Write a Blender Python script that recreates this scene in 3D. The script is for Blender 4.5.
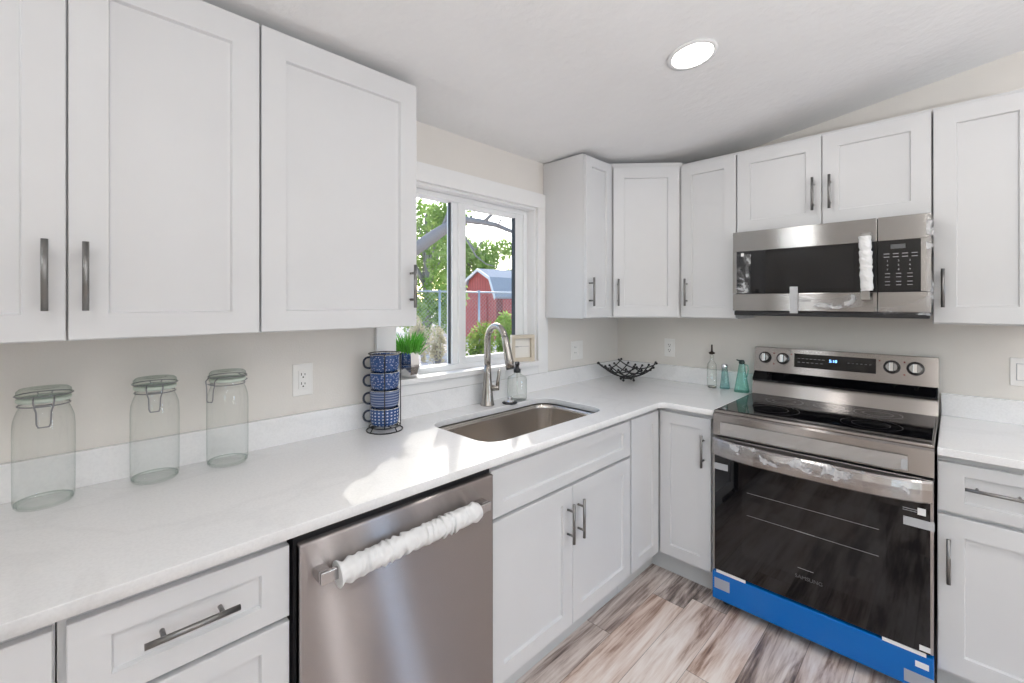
import bpy, bmesh, math, random
from mathutils import Vector, Matrix
PI = math.pi
sc = bpy.context.scene
for o in list(bpy.data.objects):
    bpy.data.objects.remove(o, do_unlink=True)

# ------------------------------------------------------------------ camera
CAM = (1.7221, -2.8179, 1.4211)
YAW = math.radians(44.78)
cd = bpy.data.cameras.new('camera')
cd.sensor_width = 36
cd.lens = 445.55 / 1024 * 36
cd.shift_y = -(341.5 - 302.84) / 1024
cd.clip_start = .02
cd.clip_end = 300
cam = bpy.data.objects.new('camera', cd)
sc.collection.objects.link(cam)
cam.location = CAM
cam.rotation_euler = (PI / 2, 0, YAW)
sc.camera = cam

# ------------------------------------------------------------------ colour management
sc.view_settings.view_transform = 'Standard'
sc.view_settings.look = 'None'
sc.view_settings.exposure = -0.36
sc.view_settings.gamma = 1
sc.view_settings.use_curve_mapping = False
sc.cycles.use_denoising = True
sc.cycles.denoising_input_passes = 'RGB_ALBEDO_NORMAL'
sc.cycles.max_bounces = 10
sc.cycles.diffuse_bounces = 6
sc.cycles.glossy_bounces = 5
sc.cycles.transparent_max_bounces = 24
sc.cycles.sample_clamp_indirect = 6
sc.cycles.caustics_reflective = False
sc.cycles.caustics_refractive = False

# ------------------------------------------------------------------ sky and sun
world = bpy.data.worlds.new('sky')
sc.world = world
world.use_nodes = True
wn = world.node_tree.nodes
wl = world.node_tree.links
wn.clear()
wo = wn.new('ShaderNodeOutputWorld')
wb = wn.new('ShaderNodeBackground')
sk = wn.new('ShaderNodeTexSky')
sk.sky_type = 'NISHITA'
sk.sun_disc = False
sk.sun_elevation = math.radians(34)
sk.sun_rotation = math.radians(-49)
sk.air_density = 1.0
sk.dust_density = 1.5
wb.inputs['Strength'].default_value = 0.65
wl.new(sk.outputs[0], wb.inputs['Color'])
wl.new(wb.outputs[0], wo.inputs['Surface'])

SUN_EL = math.radians(34)
sd = bpy.data.lights.new('sun', 'SUN')
sd.energy = 3.6
sd.angle = math.radians(.6)
sd.color = (1, .95, .86)
sun = bpy.data.objects.new('sun', sd)
sc.collection.objects.link(sun)
sun.location = (-20, 18, 20)
dv = Vector((.755 * math.cos(SUN_EL), -.656 * math.cos(SUN_EL), -math.sin(SUN_EL)))
sun.rotation_euler = dv.to_track_quat('-Z', 'Y').to_euler()

def area(name, loc, direction, sx, sy, power, col):
    d = bpy.data.lights.new(name, 'AREA')
    d.shape = 'RECTANGLE'
    d.size = sx
    d.size_y = sy
    d.energy = power
    d.color = col
    o = bpy.data.objects.new(name, d)
    sc.collection.objects.link(o)
    o.location = loc
    o.rotation_euler = Vector(direction).to_track_quat('-Z', 'Y').to_euler()
    return o

# lamps acting as daylight, at a door and windows added out of view
area('added_patio_fill', (3.2, -4.04, 1.05), (0, 1, 0), 1.7, 2.0, 4, (.93, .97, 1))
area('daylight_high_window', (.435, -4.06, 2.15), (0, 1, 0), .36, .18, 10, (.95, .98, 1))  # placed where the bright patches on the microwave point
area('added_streak_light', (4.76, -.92, 1.4), (-1, 0, 0), .14, 1.7, 12, (1, .97, .95))  # narrow source added to streak the dishwasher steel
area('added_streak_light', (4.76, -.27, 1.4), (-1, 0, 0), .24, 1.7, 20, (.50, .70, 1))  # bluish source added for the blue streak on the dishwasher
# ceiling fill light added out of view, housed in the added floor lamp below
up = area('added_uplight', (3.0, -2.6, 1.385), (0, 0, 1), .5, .5, 72, (.97, .985, 1))
up.data.shape = 'DISK'

# ------------------------------------------------------------------ materials
MATS = {}
def mat(name, col, rough=.5, metal=0, spec=.5, bump=0, bscale=50, bdist=.002, coat=0, aniso=0, tangent=None, emit=None, estr=0, alpha=1):
    if name in MATS: return MATS[name]
    m = bpy.data.materials.new(name)
    m.use_nodes = True
    n = m.node_tree.nodes
    l = m.node_tree.links
    b = n['Principled BSDF']
    b.inputs['Base Color'].default_value = (*col, 1)
    b.inputs['Roughness'].default_value = rough
    b.inputs['Metallic'].default_value = metal
    b.inputs['Specular IOR Level'].default_value = spec
    b.inputs['Coat Weight'].default_value = coat
    b.inputs['Coat Roughness'].default_value = .08
    if aniso:
        b.inputs['Anisotropic'].default_value = aniso
        c = n.new('ShaderNodeCombineXYZ')
        c.inputs[0].default_value, c.inputs[1].default_value, c.inputs[2].default_value = tangent
        l.new(c.outputs[0], b.inputs['Tangent'])
    if emit:
        b.inputs['Emission Color'].default_value = (*emit, 1)
        b.inputs['Emission Strength'].default_value = estr
    # a faint procedural tone variation on every surface
    tc = n.new('ShaderNodeTexCoord')
    nz = n.new('ShaderNodeTexNoise')
    nz.inputs['Scale'].default_value = 6
    nz.inputs['Detail'].default_value = 3
    l.new(tc.outputs['Object'], nz.inputs['Vector'])
    mx = n.new('ShaderNodeMixRGB')
    mx.inputs[1].default_value = (*[c * .97 for c in col], 1)
    mx.inputs[2].default_value = (*[min(1, c * 1.03) for c in col], 1)
    l.new(nz.outputs['Fac'], mx.inputs[0])
    l.new(mx.outputs[0], b.inputs['Base Color'])
    if bump:
        nb = n.new('ShaderNodeTexNoise')
        nb.inputs['Scale'].default_value = bscale
        nb.inputs['Detail'].default_value = 3
        l.new(tc.outputs['Object'], nb.inputs['Vector'])
        bp = n.new('ShaderNodeBump')
        bp.inputs['Strength'].default_value = bump
        bp.inputs['Distance'].default_value = bdist
        l.new(nb.outputs['Fac'], bp.inputs['Height'])
        l.new(bp.outputs[0], b.inputs['Normal'])
    MATS[name] = m
    return m

def nodes_of(name):
    m = bpy.data.materials.new(name)
    m.use_nodes = True
    MATS[name] = m
    return m, m.node_tree.nodes, m.node_tree.links, m.node_tree.nodes['Principled BSDF']

def ramp(n, stops):
    r = n.new('ShaderNodeValToRGB')
    e = r.color_ramp.elements
    while len(e) < len(stops): e.new(.5)
    for i, (p, c) in enumerate(stops):
        e[i].position = p
        e[i].color = (*c, 1)
    return r

def math_node(n, l, op, a, b=None):
    x = n.new('ShaderNodeMath')
    x.operation = op
    for i, v in enumerate((a, b)):
        if v is None: continue
        if isinstance(v, (int, float)): x.inputs[i].default_value = v
        else: l.new(v, x.inputs[i])
    return x.outputs[0]

CAB = mat('cabinet_white_paint', (.665, .67, .68), .38, spec=.4)
CABIN = mat('cabinet_box_paint', (.66, .66, .665), .45, spec=.4)
TRIM = mat('trim_white_paint', (.83, .83, .83), .4)
VINYL = mat('window_vinyl', (.84, .85, .86), .35)
WALL = mat('wall_greige_paint', (.76, .73, .69), .75, bump=.25, bscale=160, bdist=.002)
CEIL = mat('ceiling_texture_paint', (.84, .84, .84), .85, bump=.55, bscale=28, bdist=.006)
NICKEL = mat('pull_dark_nickel', (.25, .245, .24), .33, metal=1)
BLACKM = mat('black_wire', (.012, .012, .014), .45)
BLACKP = mat('black_plastic', (.015, .015, .017), .35)
CHROME = mat('chrome', (.8, .8, .82), .08, metal=1)
FAUCET = mat('faucet_brushed_nickel', (.40, .375, .35), .26, metal=1)
STEEL_X = mat('stainless_facing_room', (.33, .315, .305), .33, metal=1, aniso=.85, tangent=(0, 0, 1))
STEEL_RANGE = mat('stainless_range', (.37, .345, .33), .28, metal=1, aniso=.75, tangent=(0, 0, 1))
STEEL_DW = mat('stainless_dishwasher', (.34, .31, .305), .50, metal=1, aniso=1.0, tangent=(0, 0, 1))
STEEL_SINK = mat('stainless_sink', (.60, .56, .52), .24, metal=1)
def brushed(name, col, rough, spread, lobes, along=(1, 0, 0), aniso=.6):
    """metal with horizontal brush grain: the hair lines tip the reflection up and down, so the
    surface is a weighted sum of narrow reflections about a fan of slightly tilted normals"""
    m = bpy.data.materials.new(name)
    m.use_nodes = True
    MATS[name] = m
    n, l = m.node_tree.nodes, m.node_tree.links
    n.clear()
    out = n.new('ShaderNodeOutputMaterial')
    g = n.new('ShaderNodeNewGeometry')
    t = n.new('ShaderNodeCombineXYZ')
    for k in range(3): t.inputs[k].default_value = along[k]
    ws = [math.exp(-((2 * i / (lobes - 1) - 1) * 1.3) ** 2) for i in range(lobes)]
    tot = sum(ws)
    acc = None
    for i, w in enumerate(ws):
        v = n.new('ShaderNodeVectorMath'); v.operation = 'ADD'
        l.new(g.outputs['Normal'], v.inputs[0])
        v.inputs[1].default_value = (0, 0, spread * (2 * i / (lobes - 1) - 1))
        v2 = n.new('ShaderNodeVectorMath'); v2.operation = 'NORMALIZE'
        l.new(v.outputs[0], v2.inputs[0])
        b = n.new('ShaderNodeBsdfAnisotropic')
        b.inputs['Color'].default_value = (*[c * w / tot for c in col], 1)
        b.inputs['Roughness'].default_value = rough
        b.inputs['Anisotropy'].default_value = aniso
        l.new(v2.outputs[0], b.inputs['Normal'])
        l.new(t.outputs[0], b.inputs['Tangent'])
        if acc is None: acc = b.outputs[0]
        else:
            a = n.new('ShaderNodeAddShader')
            l.new(acc, a.inputs[0]); l.new(b.outputs[0], a.inputs[1])
            acc = a.outputs[0]
    l.new(acc, out.inputs['Surface'])
    return m
STEEL_DW = brushed('stainless_dishwasher_brushed', (.37, .34, .335), .24, .85, 9, (0, 1, 0), .75)
STEEL_X = brushed('stainless_microwave_brushed', (.38, .37, .36), .20, .14, 3, (1, 0, 0), .7)
STEEL_RANGE = brushed('stainless_range_brushed', (.42, .395, .38), .22, .25, 5, (1, 0, 0), .7)
GLASSBLK = mat('black_glass', (.004, .004, .005), .03, spec=.5)
GLASSDK = mat('dark_window_glass', (.010, .010, .011), .05, spec=.5)
FOAM = mat('white_foam_wrap', (.74, .74, .74), .8, bump=.4, bscale=60, bdist=.004)
BLUEFILM = mat('blue_protective_film', (.001, .14, .50), .26, spec=.35, bump=.3, bscale=9, bdist=.006, coat=.08)
LABELW = mat('white_sticker', (.82, .82, .82), .5)
INK = mat('dark_ink', (.03, .03, .03), .6)
GREYINK = mat('grey_ink', (.32, .32, .33), .6)
OUTLETW = mat('outlet_white_plastic', (.84, .83, .81), .35)
SLOT = mat('outlet_slot', (.05, .045, .04), .6)
TOE = mat('toe_kick_paint', (.62, .63, .63), .5)
WOODF = mat('frame_washed_wood', (.60, .53, .43), .7, bump=.3, bscale=90)
PAPER = mat('paper', (.82, .80, .76), .8)
GRASS = mat('artificial_grass', (.12, .42, .05), .45, spec=.4)
GASKET = mat('black_gasket', (.03, .035, .045), .5)

def glassy(name, tint, base=.10, edge=.85, power=1.6, tintedge=None):
    m = bpy.data.materials.new(name)
    m.use_nodes = True
    n, l = m.node_tree.nodes, m.node_tree.links
    n.clear()
    out = n.new('ShaderNodeOutputMaterial')
    tr = n.new('ShaderNodeBsdfTransparent')
    gl = n.new('ShaderNodeBsdfGlossy')
    gl.inputs['Roughness'].default_value = .04
    gl.inputs['Color'].default_value = (.95, .97, .96, 1)
    lw = n.new('ShaderNodeLayerWeight')
    lw.inputs['Blend'].default_value = .35
    p = math_node(n, l, 'POWER', lw.outputs['Facing'], power)
    cm = n.new('ShaderNodeMixRGB')
    l.new(p, cm.inputs[0])
    cm.inputs[1].default_value = (*tint, 1)
    cm.inputs[2].default_value = (*(tintedge or [c * c * .8 for c in tint]), 1)
    l.new(cm.outputs[0], tr.inputs['Color'])
    fa = math_node(n, l, 'MULTIPLY', math_node(n, l, 'POWER', lw.outputs['Facing'], 3.0), edge * .6)
    fa = math_node(n, l, 'ADD', fa, .03 + base * .25)
    mx = n.new('ShaderNodeMixShader')
    l.new(fa, mx.inputs[0])
    l.new(tr.outputs[0], mx.inputs[1])
    l.new(gl.outputs[0], mx.inputs[2])
    l.new(mx.outputs[0], out.inputs['Surface'])
    MATS[name] = m
    return m
PANE = glassy('window_pane', (.98, .99, .99), base=.0, edge=.4)
JARG = glassy('jar_glass', (.98, .985, .98), tintedge=(.42, .48, .45), power=3.2)
JARB = glassy('jar_thick_glass', (.94, .965, .95), tintedge=(.52, .60, .56))
CLEARG = glassy('clear_bottle_glass', (.97, .98, .97), tintedge=(.60, .63, .60))
TEALG = glassy('teal_bottle_glass', (.66, .90, .85), tintedge=(.12, .42, .36))
TEALG2 = glassy('pale_teal_bottle_glass', (.74, .88, .88), tintedge=(.22, .45, .45))

def film_mat():
    m = bpy.data.materials.new('clear_plastic_film')
    m.use_nodes = True
    n, l = m.node_tree.nodes, m.node_tree.links
    n.clear()
    out = n.new('ShaderNodeOutputMaterial')
    tr = n.new('ShaderNodeBsdfTransparent')
    gl = n.new('ShaderNodeBsdfPrincipled')
    gl.inputs['Base Color'].default_value = (.75, .76, .78, 1)
    gl.inputs['Roughness'].default_value = .15
    gl.inputs['Specular IOR Level'].default_value = .8
    tc = n.new('ShaderNodeTexCoord')
    nz = n.new('ShaderNodeTexNoise')
    nz.inputs['Scale'].default_value = 14
    nz.inputs['Detail'].default_value = 3
    nz.inputs['Distortion'].default_value = 1.0
    l.new(tc.outputs['Object'], nz.inputs['Vector'])
    r = ramp(n, [(.47, (.03, .03, .03)), (.56, (.20, .20, .20)), (.62, (.62, .62, .62))])
    l.new(nz.outputs['Fac'], r.inputs[0])
    mx = n.new('ShaderNodeMixShader')
    l.new(r.outputs[0], mx.inputs[0])
    l.new(tr.outputs[0], mx.inputs[1])
    l.new(gl.outputs[0], mx.inputs[2])
    l.new(mx.outputs[0], out.inputs['Surface'])
    MATS['film'] = m
    return m
FILM = film_mat()
def tape_mat():
    m, n, l, b = nodes_of('frosted_tape')
    b.inputs['Base Color'].default_value = (.72, .73, .75, 1)
    b.inputs['Roughness'].default_value = .3
    b.inputs['Alpha'].default_value = .55
    return m
TAPE = tape_mat()

def quartz_mat():
    m, n, l, b = nodes_of('white_quartz')
    tc = n.new('ShaderNodeTexCoord')
    n1 = n.new('ShaderNodeTexNoise')
    n1.inputs['Scale'].default_value = 1.7
    n1.inputs['Detail'].default_value = 6
    n1.inputs['Distortion'].default_value = 1.2
    l.new(tc.outputs['Object'], n1.inputs['Vector'])
    r = ramp(n, [(.46, (.84, .84, .845)), (.5, (.805, .805, .81)), (.53, (.84, .84, .845))])
    l.new(n1.outputs['Fac'], r.inputs[0])
    n2 = n.new('ShaderNodeTexNoise')
    n2.inputs['Scale'].default_value = 160
    l.new(tc.outputs['Object'], n2.inputs['Vector'])
    r2 = ramp(n, [(.3, (.95, .95, .95)), (.6, (1, 1, 1))])
    l.new(n2.outputs['Fac'], r2.inputs[0])
    mx = n.new('ShaderNodeMixRGB')
    mx.blend_type = 'MULTIPLY'
    mx.inputs[0].default_value = 1
    l.new(r.outputs[0], mx.inputs[1])
    l.new(r2.outputs[0], mx.inputs[2])
    l.new(mx.outputs[0], b.inputs['Base Color'])
    b.inputs['Roughness'].default_value = .13
    b.inputs['Specular IOR Level'].default_value = .5
    return m
QUARTZ = quartz_mat()

def floor_mat():
    m, n, l, b = nodes_of('vinyl_plank_floor')
    tc = n.new('ShaderNodeTexCoord')
    sx = n.new('ShaderNodeSeparateXYZ')
    l.new(tc.outputs['Object'], sx.inputs[0])
    M = lambda op, a, c=None: math_node(n, l, op, a, c)
    W, L = .155, 1.22
    u = M('DIVIDE', M('ADD', sx.outputs[0], 10.02), W)
    col = M('FLOOR', u)
    wn_ = n.new('ShaderNodeTexWhiteNoise')
    wn_.noise_dimensions = '1D'
    l.new(col, wn_.inputs['W'])
    v = M('ADD', M('DIVIDE', sx.outputs[1], L), M('MULTIPLY', wn_.outputs['Value'], 7.0))
    row = M('FLOOR', v)
    cid = n.new('ShaderNodeCombineXYZ')
    l.new(col, cid.inputs[0]); l.new(row, cid.inputs[1])
    w2 = n.new('ShaderNodeTexWhiteNoise')
    w2.noise_dimensions = '2D'
    l.new(cid.outputs[0], w2.inputs['Vector'])
    # grain coordinates shifted per plank
    gc = n.new('ShaderNodeCombineXYZ')
    l.new(M('ADD', M('MULTIPLY', sx.outputs[0], 12), M('MULTIPLY', w2.outputs['Value'], 40)), gc.inputs[0])
    l.new(M('MULTIPLY', sx.outputs[1], 1.25), gc.inputs[1])
    l.new(M('MULTIPLY', w2.outputs['Value'], 17), gc.inputs[2])
    g = n.new('ShaderNodeTexNoise')
    g.inputs['Scale'].default_value = 1.0
    g.inputs['Detail'].default_value = 7
    g.inputs['Roughness'].default_value = .65
    g.inputs['Distortion'].default_value = .7
    l.new(gc.outputs[0], g.inputs['Vector'])
    gc2 = n.new('ShaderNodeCombineXYZ')
    l.new(M('ADD', M('MULTIPLY', sx.outputs[0], 95), M('MULTIPLY', w2.outputs['Value'], 90)), gc2.inputs[0])
    l.new(M('MULTIPLY', sx.outputs[1], 4.0), gc2.inputs[1])
    g2 = n.new('ShaderNodeTexNoise')
    g2.inputs['Scale'].default_value = 1.0
    g2.inputs['Detail'].default_value = 4
    l.new(gc2.outputs[0], g2.inputs['Vector'])
    f = M('ADD', M('MULTIPLY', g.outputs['Fac'], 1.02), M('MULTIPLY', g2.outputs['Fac'], .32))
    f = M('ADD', f, M('MULTIPLY', M('SUBTRACT', w2.outputs['Value'], .5), .11))
    f = M('SUBTRACT', f, .165)
    r = ramp(n, [(.31, (.11, .075, .065)), (.40, (.33, .24, .205)), (.48, (.60, .49, .435)), (.56, (.74, .65, .60)), (.68, (.86, .80, .76))])
    l.new(f, r.inputs[0])
    hs = n.new('ShaderNodeHueSaturation')
    l.new(r.outputs[0], hs.inputs['Color'])
    l.new(M('ADD', M('MULTIPLY', w2.outputs['Value'], .7), .65), hs.inputs['Saturation'])
    fu = M('FRACT', u); fv = M('FRACT', v)
    eu = M('MINIMUM', fu, M('SUBTRACT', 1, fu))
    ev = M('MINIMUM', fv, M('SUBTRACT', 1, fv))
    seam = M('MULTIPLY', M('GREATER_THAN', eu, .008), M('GREATER_THAN', ev, .0012))
    mx = n.new('ShaderNodeMixRGB')
    mx.blend_type = 'MULTIPLY'
    mx.inputs[0].default_value = .5
    l.new(hs.outputs[0], mx.inputs[1])
    l.new(seam, mx.inputs[2])
    l.new(mx.outputs[0], b.inputs['Base Color'])
    b.inputs['Roughness'].default_value = .42
    bp = n.new('ShaderNodeBump')
    bp.inputs['Strength'].default_value = .25
    bp.inputs['Distance'].default_value = .002
    l.new(f, bp.inputs['Height'])
    l.new(bp.outputs[0], b.inputs['Normal'])
    return m
FLOOR = floor_mat()

def mug_mat(kind):
    m, n, l, b = nodes_of('mug_pattern_' + kind)
    tc = n.new('ShaderNodeTexCoord')
    sx = n.new('ShaderNodeSeparateXYZ')
    l.new(tc.outputs['Object'], sx.inputs[0])
    M = lambda op, a, c=None: math_node(n, l, op, a, c)
    ang = M('ARCTAN2', sx.outputs[1], sx.outputs[0])
    navy = (.022, .065, .20)
    white = (.50, .56, .68)
    if kind in ('stars', 'moons'):
        s = 9 if kind == 'stars' else 10
        uu = M('MULTIPLY', ang, s / 2.2); vv = M('MULTIPLY', sx.outputs[2], s * 9)
        c = n.new('ShaderNodeCombineXYZ')
        l.new(uu, c.inputs[0]); l.new(vv, c.inputs[1])
        vo = n.new('ShaderNodeTexVoronoi')
        vo.voronoi_dimensions = '2D'
        vo.inputs['Scale'].default_value = 1.0
        vo.inputs['Randomness'].default_value = .75
        l.new(c.outputs[0], vo.inputs['Vector'])
        k = M('LESS_THAN', vo.outputs['Distance'], .15 if kind == 'stars' else .22)
        if kind == 'moons':
            k = M('MULTIPLY', k, M('GREATER_THAN', vo.outputs['Distance'], .13))
    elif kind == 'stripes':
        k = M('GREATER_THAN', M('SINE', M('MULTIPLY', sx.outputs[2], 620)), .55)
        k = M('MULTIPLY', k, .45)
    else:
        a = M('ABSOLUTE', M('SINE', M('MULTIPLY', ang, 11)))
        z = M('ABSOLUTE', M('SINE', M('MULTIPLY', sx.outputs[2], 250)))
        k = M('GREATER_THAN', M('MULTIPLY', a, z), .76)
    mx = n.new('ShaderNodeMixRGB')
    l.new(k, mx.inputs[0])
    mx.inputs[1].default_value = (*navy, 1) if kind != 'stripes' else (.05, .085, .20, 1)
    mx.inputs[2].default_value = (*white, 1)
    l.new(mx.outputs[0], b.inputs['Base Color'])
    b.inputs['Roughness'].default_value = .15
    return m

def leaf_mat(name, c1, c2, c3):
    m = bpy.data.materials.new(name)
    m.use_nodes = True
    n, l = m.node_tree.nodes, m.node_tree.links
    n.clear()
    out = n.new('ShaderNodeOutputMaterial')
    d = n.new('ShaderNodeBsdfDiffuse'); t = n.new('ShaderNodeBsdfTranslucent')
    tc = n.new('ShaderNodeTexCoord')
    nz = n.new('ShaderNodeTexNoise')
    nz.inputs['Scale'].default_value = 2.2
    nz.inputs['Detail'].default_value = 6
    nz.inputs['Roughness'].default_value = .8
    l.new(tc.outputs['Object'], nz.inputs['Vector'])
    r = ramp(n, [(.36, c1), (.5, c2), (.64, c3)])
    l.new(nz.outputs['Fac'], r.inputs[0])
    l.new(r.outputs[0], d.inputs['Color']); l.new(r.outputs[0], t.inputs['Color'])
    mx = n.new('ShaderNodeMixShader')
    mx.inputs[0].default_value = .5
    l.new(d.outputs[0], mx.inputs[1]); l.new(t.outputs[0], mx.inputs[2])
    l.new(mx.outputs[0], out.inputs['Surface'])
    MATS[name] = m
    return m
LEAF = leaf_mat('tree_leaves', (.14, .24, .05), (.32, .46, .12), (.58, .66, .28))
BUSHL = leaf_mat('shrub_leaves', (.12, .22, .05), (.30, .40, .10), (.66, .62, .22))
DRY = leaf_mat('dry_stalks', (.45, .40, .26), (.66, .58, .40), (.78, .72, .56))
BARK = mat('bark', (.30, .27, .26), .9, bump=.6, bscale=14, bdist=.03)

def ground_mat():
    m, n, l, b = nodes_of('dry_dirt_yard')
    tc = n.new('ShaderNodeTexCoord')
    nz = n.new('ShaderNodeTexNoise')
    nz.inputs['Scale'].default_value = 1.6
    nz.inputs['Detail'].default_value = 8
    nz.inputs['Roughness'].default_value = .75
    l.new(tc.outputs['Object'], nz.inputs['Vector'])
    r = ramp(n, [(.38, (.36, .28, .24)), (.5, (.66, .56, .50)), (.66, (.80, .72, .66))])
    l.new(nz.outputs['Fac'], r.inputs[0])
    l.new(r.outputs[0], b.inputs['Base Color'])
    b.inputs['Roughness'].default_value = .95
    return m
GROUND = ground_mat()

def siding_mat(name, col, axis):
    m, n, l, b = nodes_of(name)
    tc = n.new('ShaderNodeTexCoord')
    sx = n.new('ShaderNodeSeparateXYZ')
    l.new(tc.outputs['Object'], sx.inputs[0])
    f = math_node(n, l, 'FRACT', math_node(n, l, 'MULTIPLY', sx.outputs[axis], 5))
    k = math_node(n, l, 'GREATER_THAN', f, .12)
    mx = n.new('ShaderNodeMixRGB')
    l.new(k, mx.inputs[0])
    mx.inputs[1].default_value = (*[c * .5 for c in col], 1)
    mx.inputs[2].default_value = (*col, 1)
    l.new(mx.outputs[0], b.inputs['Base Color'])
    b.inputs['Roughness'].default_value = .8
    return m
RED = siding_mat('shed_red_siding', (.55, .13, .11), 0)
RED2 = siding_mat('shed_red_side_siding', (.55, .13, .11), 1)
SHINGLE = mat('shed_grey_shingles', (.40, .41, .44), .9, bump=.8, bscale=12, bdist=.03)
GALV = mat('galvanised_steel', (.55, .57, .58), .45, metal=.6)

# ------------------------------------------------------------------ mesh helpers
class MB:
    def __init__(self):
        self.bm = bmesh.new()
    def box(self, x0, x1, y0, y1, z0, z1, bev=0, M=None):
        vs = [self.bm.verts.new((x, y, z)) for z in (z0, z1) for y in (y0, y1) for x in (x0, x1)]
        fs = [(0, 2, 3, 1), (4, 5, 7, 6), (0, 1, 5, 4), (2, 6, 7, 3), (0, 4, 6, 2), (1, 3, 7, 5)]
        F = [self.bm.faces.new([vs[i] for i in f]) for f in fs]
        if bev:
            es = list({e for f in F for e in f.edges})
            r = bmesh.ops.bevel(self.bm, geom=es, offset=bev, segments=2, profile=.5, affect='EDGES')
            if M:
                vs = list({v for f in r['faces'] for v in f.verts})
        if M:
            bmesh.ops.transform(self.bm, matrix=M, verts=[v for v in vs if v.is_valid])
        return self
    def tube(self, pts, r, seg=10, cap=True, closed=False):
        pts = [Vector(p) for p in pts]
        n = len(pts)
        rs = r if isinstance(r, (list, tuple)) else [r] * n
        rings = []
        up = None
        for i, p in enumerate(pts):
            if closed: t = pts[(i + 1) % n] - pts[i - 1]
            elif i == 0: t = pts[1] - pts[0]
            elif i == n - 1: t = pts[-1] - pts[-2]
            else: t = (pts[i + 1] - p).normalized() + (p - pts[i - 1]).normalized()
            if t.length < 1e-9: t = Vector((0, 0, 1))
            t.normalize()
            if up is None:
                up = Vector((0, 0, 1)) if abs(t.z) < .9 else Vector((1, 0, 0))
            a = t.cross(up)
            if a.length < 1e-6: a = t.cross(Vector((0, 1, 0)))
            a.normalize()
            b = a.cross(t).normalized()
            up = b
            rings.append([self.bm.verts.new(p + (a * math.cos(2 * PI * k / seg) + b * math.sin(2 * PI * k / seg)) * rs[i]) for k in range(seg)])
        m = n if closed else n - 1
        for i in range(m):
            A, B = rings[i], rings[(i + 1) % n]
            for k in range(seg):
                f = self.bm.faces.new((A[k], A[(k + 1) % seg], B[(k + 1) % seg], B[k]))
                f.smooth = True
        if cap and not closed:
            self.bm.faces.new(rings[0][::-1])
            self.bm.faces.new(rings[-1])
        return self
    def lathe(self, prof, seg=32, c=(0, 0, 0), cap0=True, cap1=True, squash=None):
        rings = []
        for (r, z) in prof:
            ring = []
            for k in range(seg):
                a = 2 * PI * (k + .5) / seg
                x, y = r * math.cos(a), r * math.sin(a)
                if squash: x, y = squash(x, y, r)
                ring.append(self.bm.verts.new((c[0] + x, c[1] + y, c[2] + z)))
            rings.append(ring)
        for A, B in zip(rings, rings[1:]):
            for k in range(seg):
                f = self.bm.faces.new((A[k], A[(k + 1) % seg], B[(k + 1) % seg], B[k]))
                f.smooth = seg > 8
        if cap0: self.bm.faces.new(rings[0][::-1])
        if cap1: self.bm.faces.new(rings[-1])
        return self
    def sphere(self, c, r, u=8, v=6):
        prof = []
        for i in range(v + 1):
            a = -PI / 2 + PI * i / v
            prof.append((max(r * math.cos(a), 1e-5), r * math.sin(a)))
        return self.lathe(prof, u, c)
    def prism(self, poly, axis, a, b):
        """poly: 2-D outline, extruded from a to b along axis"""
        def P(p, t):
            if axis == 'x': return (t, p[0], p[1])
            if axis == 'y': return (p[0], t, p[1])
            return (p[0], p[1], t)
        A = [self.bm.verts.new(P(p, a)) for p in poly]
        B = [self.bm.verts.new(P(p, b)) for p in poly]
        n = len(poly)
        self.bm.faces.new(A); self.bm.faces.new(B[::-1])
        for i in range(n):
            self.bm.faces.new((A[i], B[i], B[(i + 1) % n], A[(i + 1) % n]))
        return self
    def obj(self, name, m, parent=None, bevel=0, smooth=False):
        bmesh.ops.recalc_face_normals(self.bm, faces=self.bm.faces)
        me = bpy.data.meshes.new(name)
        self.bm.to_mesh(me)
        self.bm.free()
        me.materials.append(m)
        o = bpy.data.objects.new(name, me)
        sc.collection.objects.link(o)
        if parent: o.parent = parent
        if bevel:
            b = o.modifiers.new('bevel', 'BEVEL')
            b.width = bevel
            b.segments = 2
            b.limit_method = 'ANGLE'
        return o

def thing(name, label, cat, loc=(0, 0, 0), rz=0, group=None):
    o = bpy.data.objects.new(name, None)
    o.empty_display_size = .05
    sc.collection.objects.link(o)
    o.location = loc
    o.rotation_euler = (0, 0, rz)
    o['label'] = label
    o['category'] = cat
    if group: o['group'] = group
    return o
def tag(o, label, cat, group=None):
    o['label'] = label
    o['category'] = cat
    if group: o['group'] = group
    return o
def struct(o):
    o['kind'] = 'structure'
    return o

def text_mesh(body, size, name, m, parent, loc, rot, align='CENTER', depth=.0003):
    c = bpy.data.curves.new('t', 'FONT')
    c.body = body
    c.size = size
    c.extrude = depth
    c.align_x = align
    c.align_y = 'CENTER'
    t = bpy.data.objects.new('t', c)
    sc.collection.objects.link(t)
    dg = bpy.context.evaluated_depsgraph_get()
    dg.update()
    me = bpy.data.meshes.new_from_object(t.evaluated_get(dg))
    bpy.data.objects.remove(t, do_unlink=True)
    me.materials.clear()
    me.materials.append(m)
    o = bpy.data.objects.new(name, me)
    sc.collection.objects.link(o)
    o.parent = parent
    o.location = loc
    o.rotation_euler = rot
    return o

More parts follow.
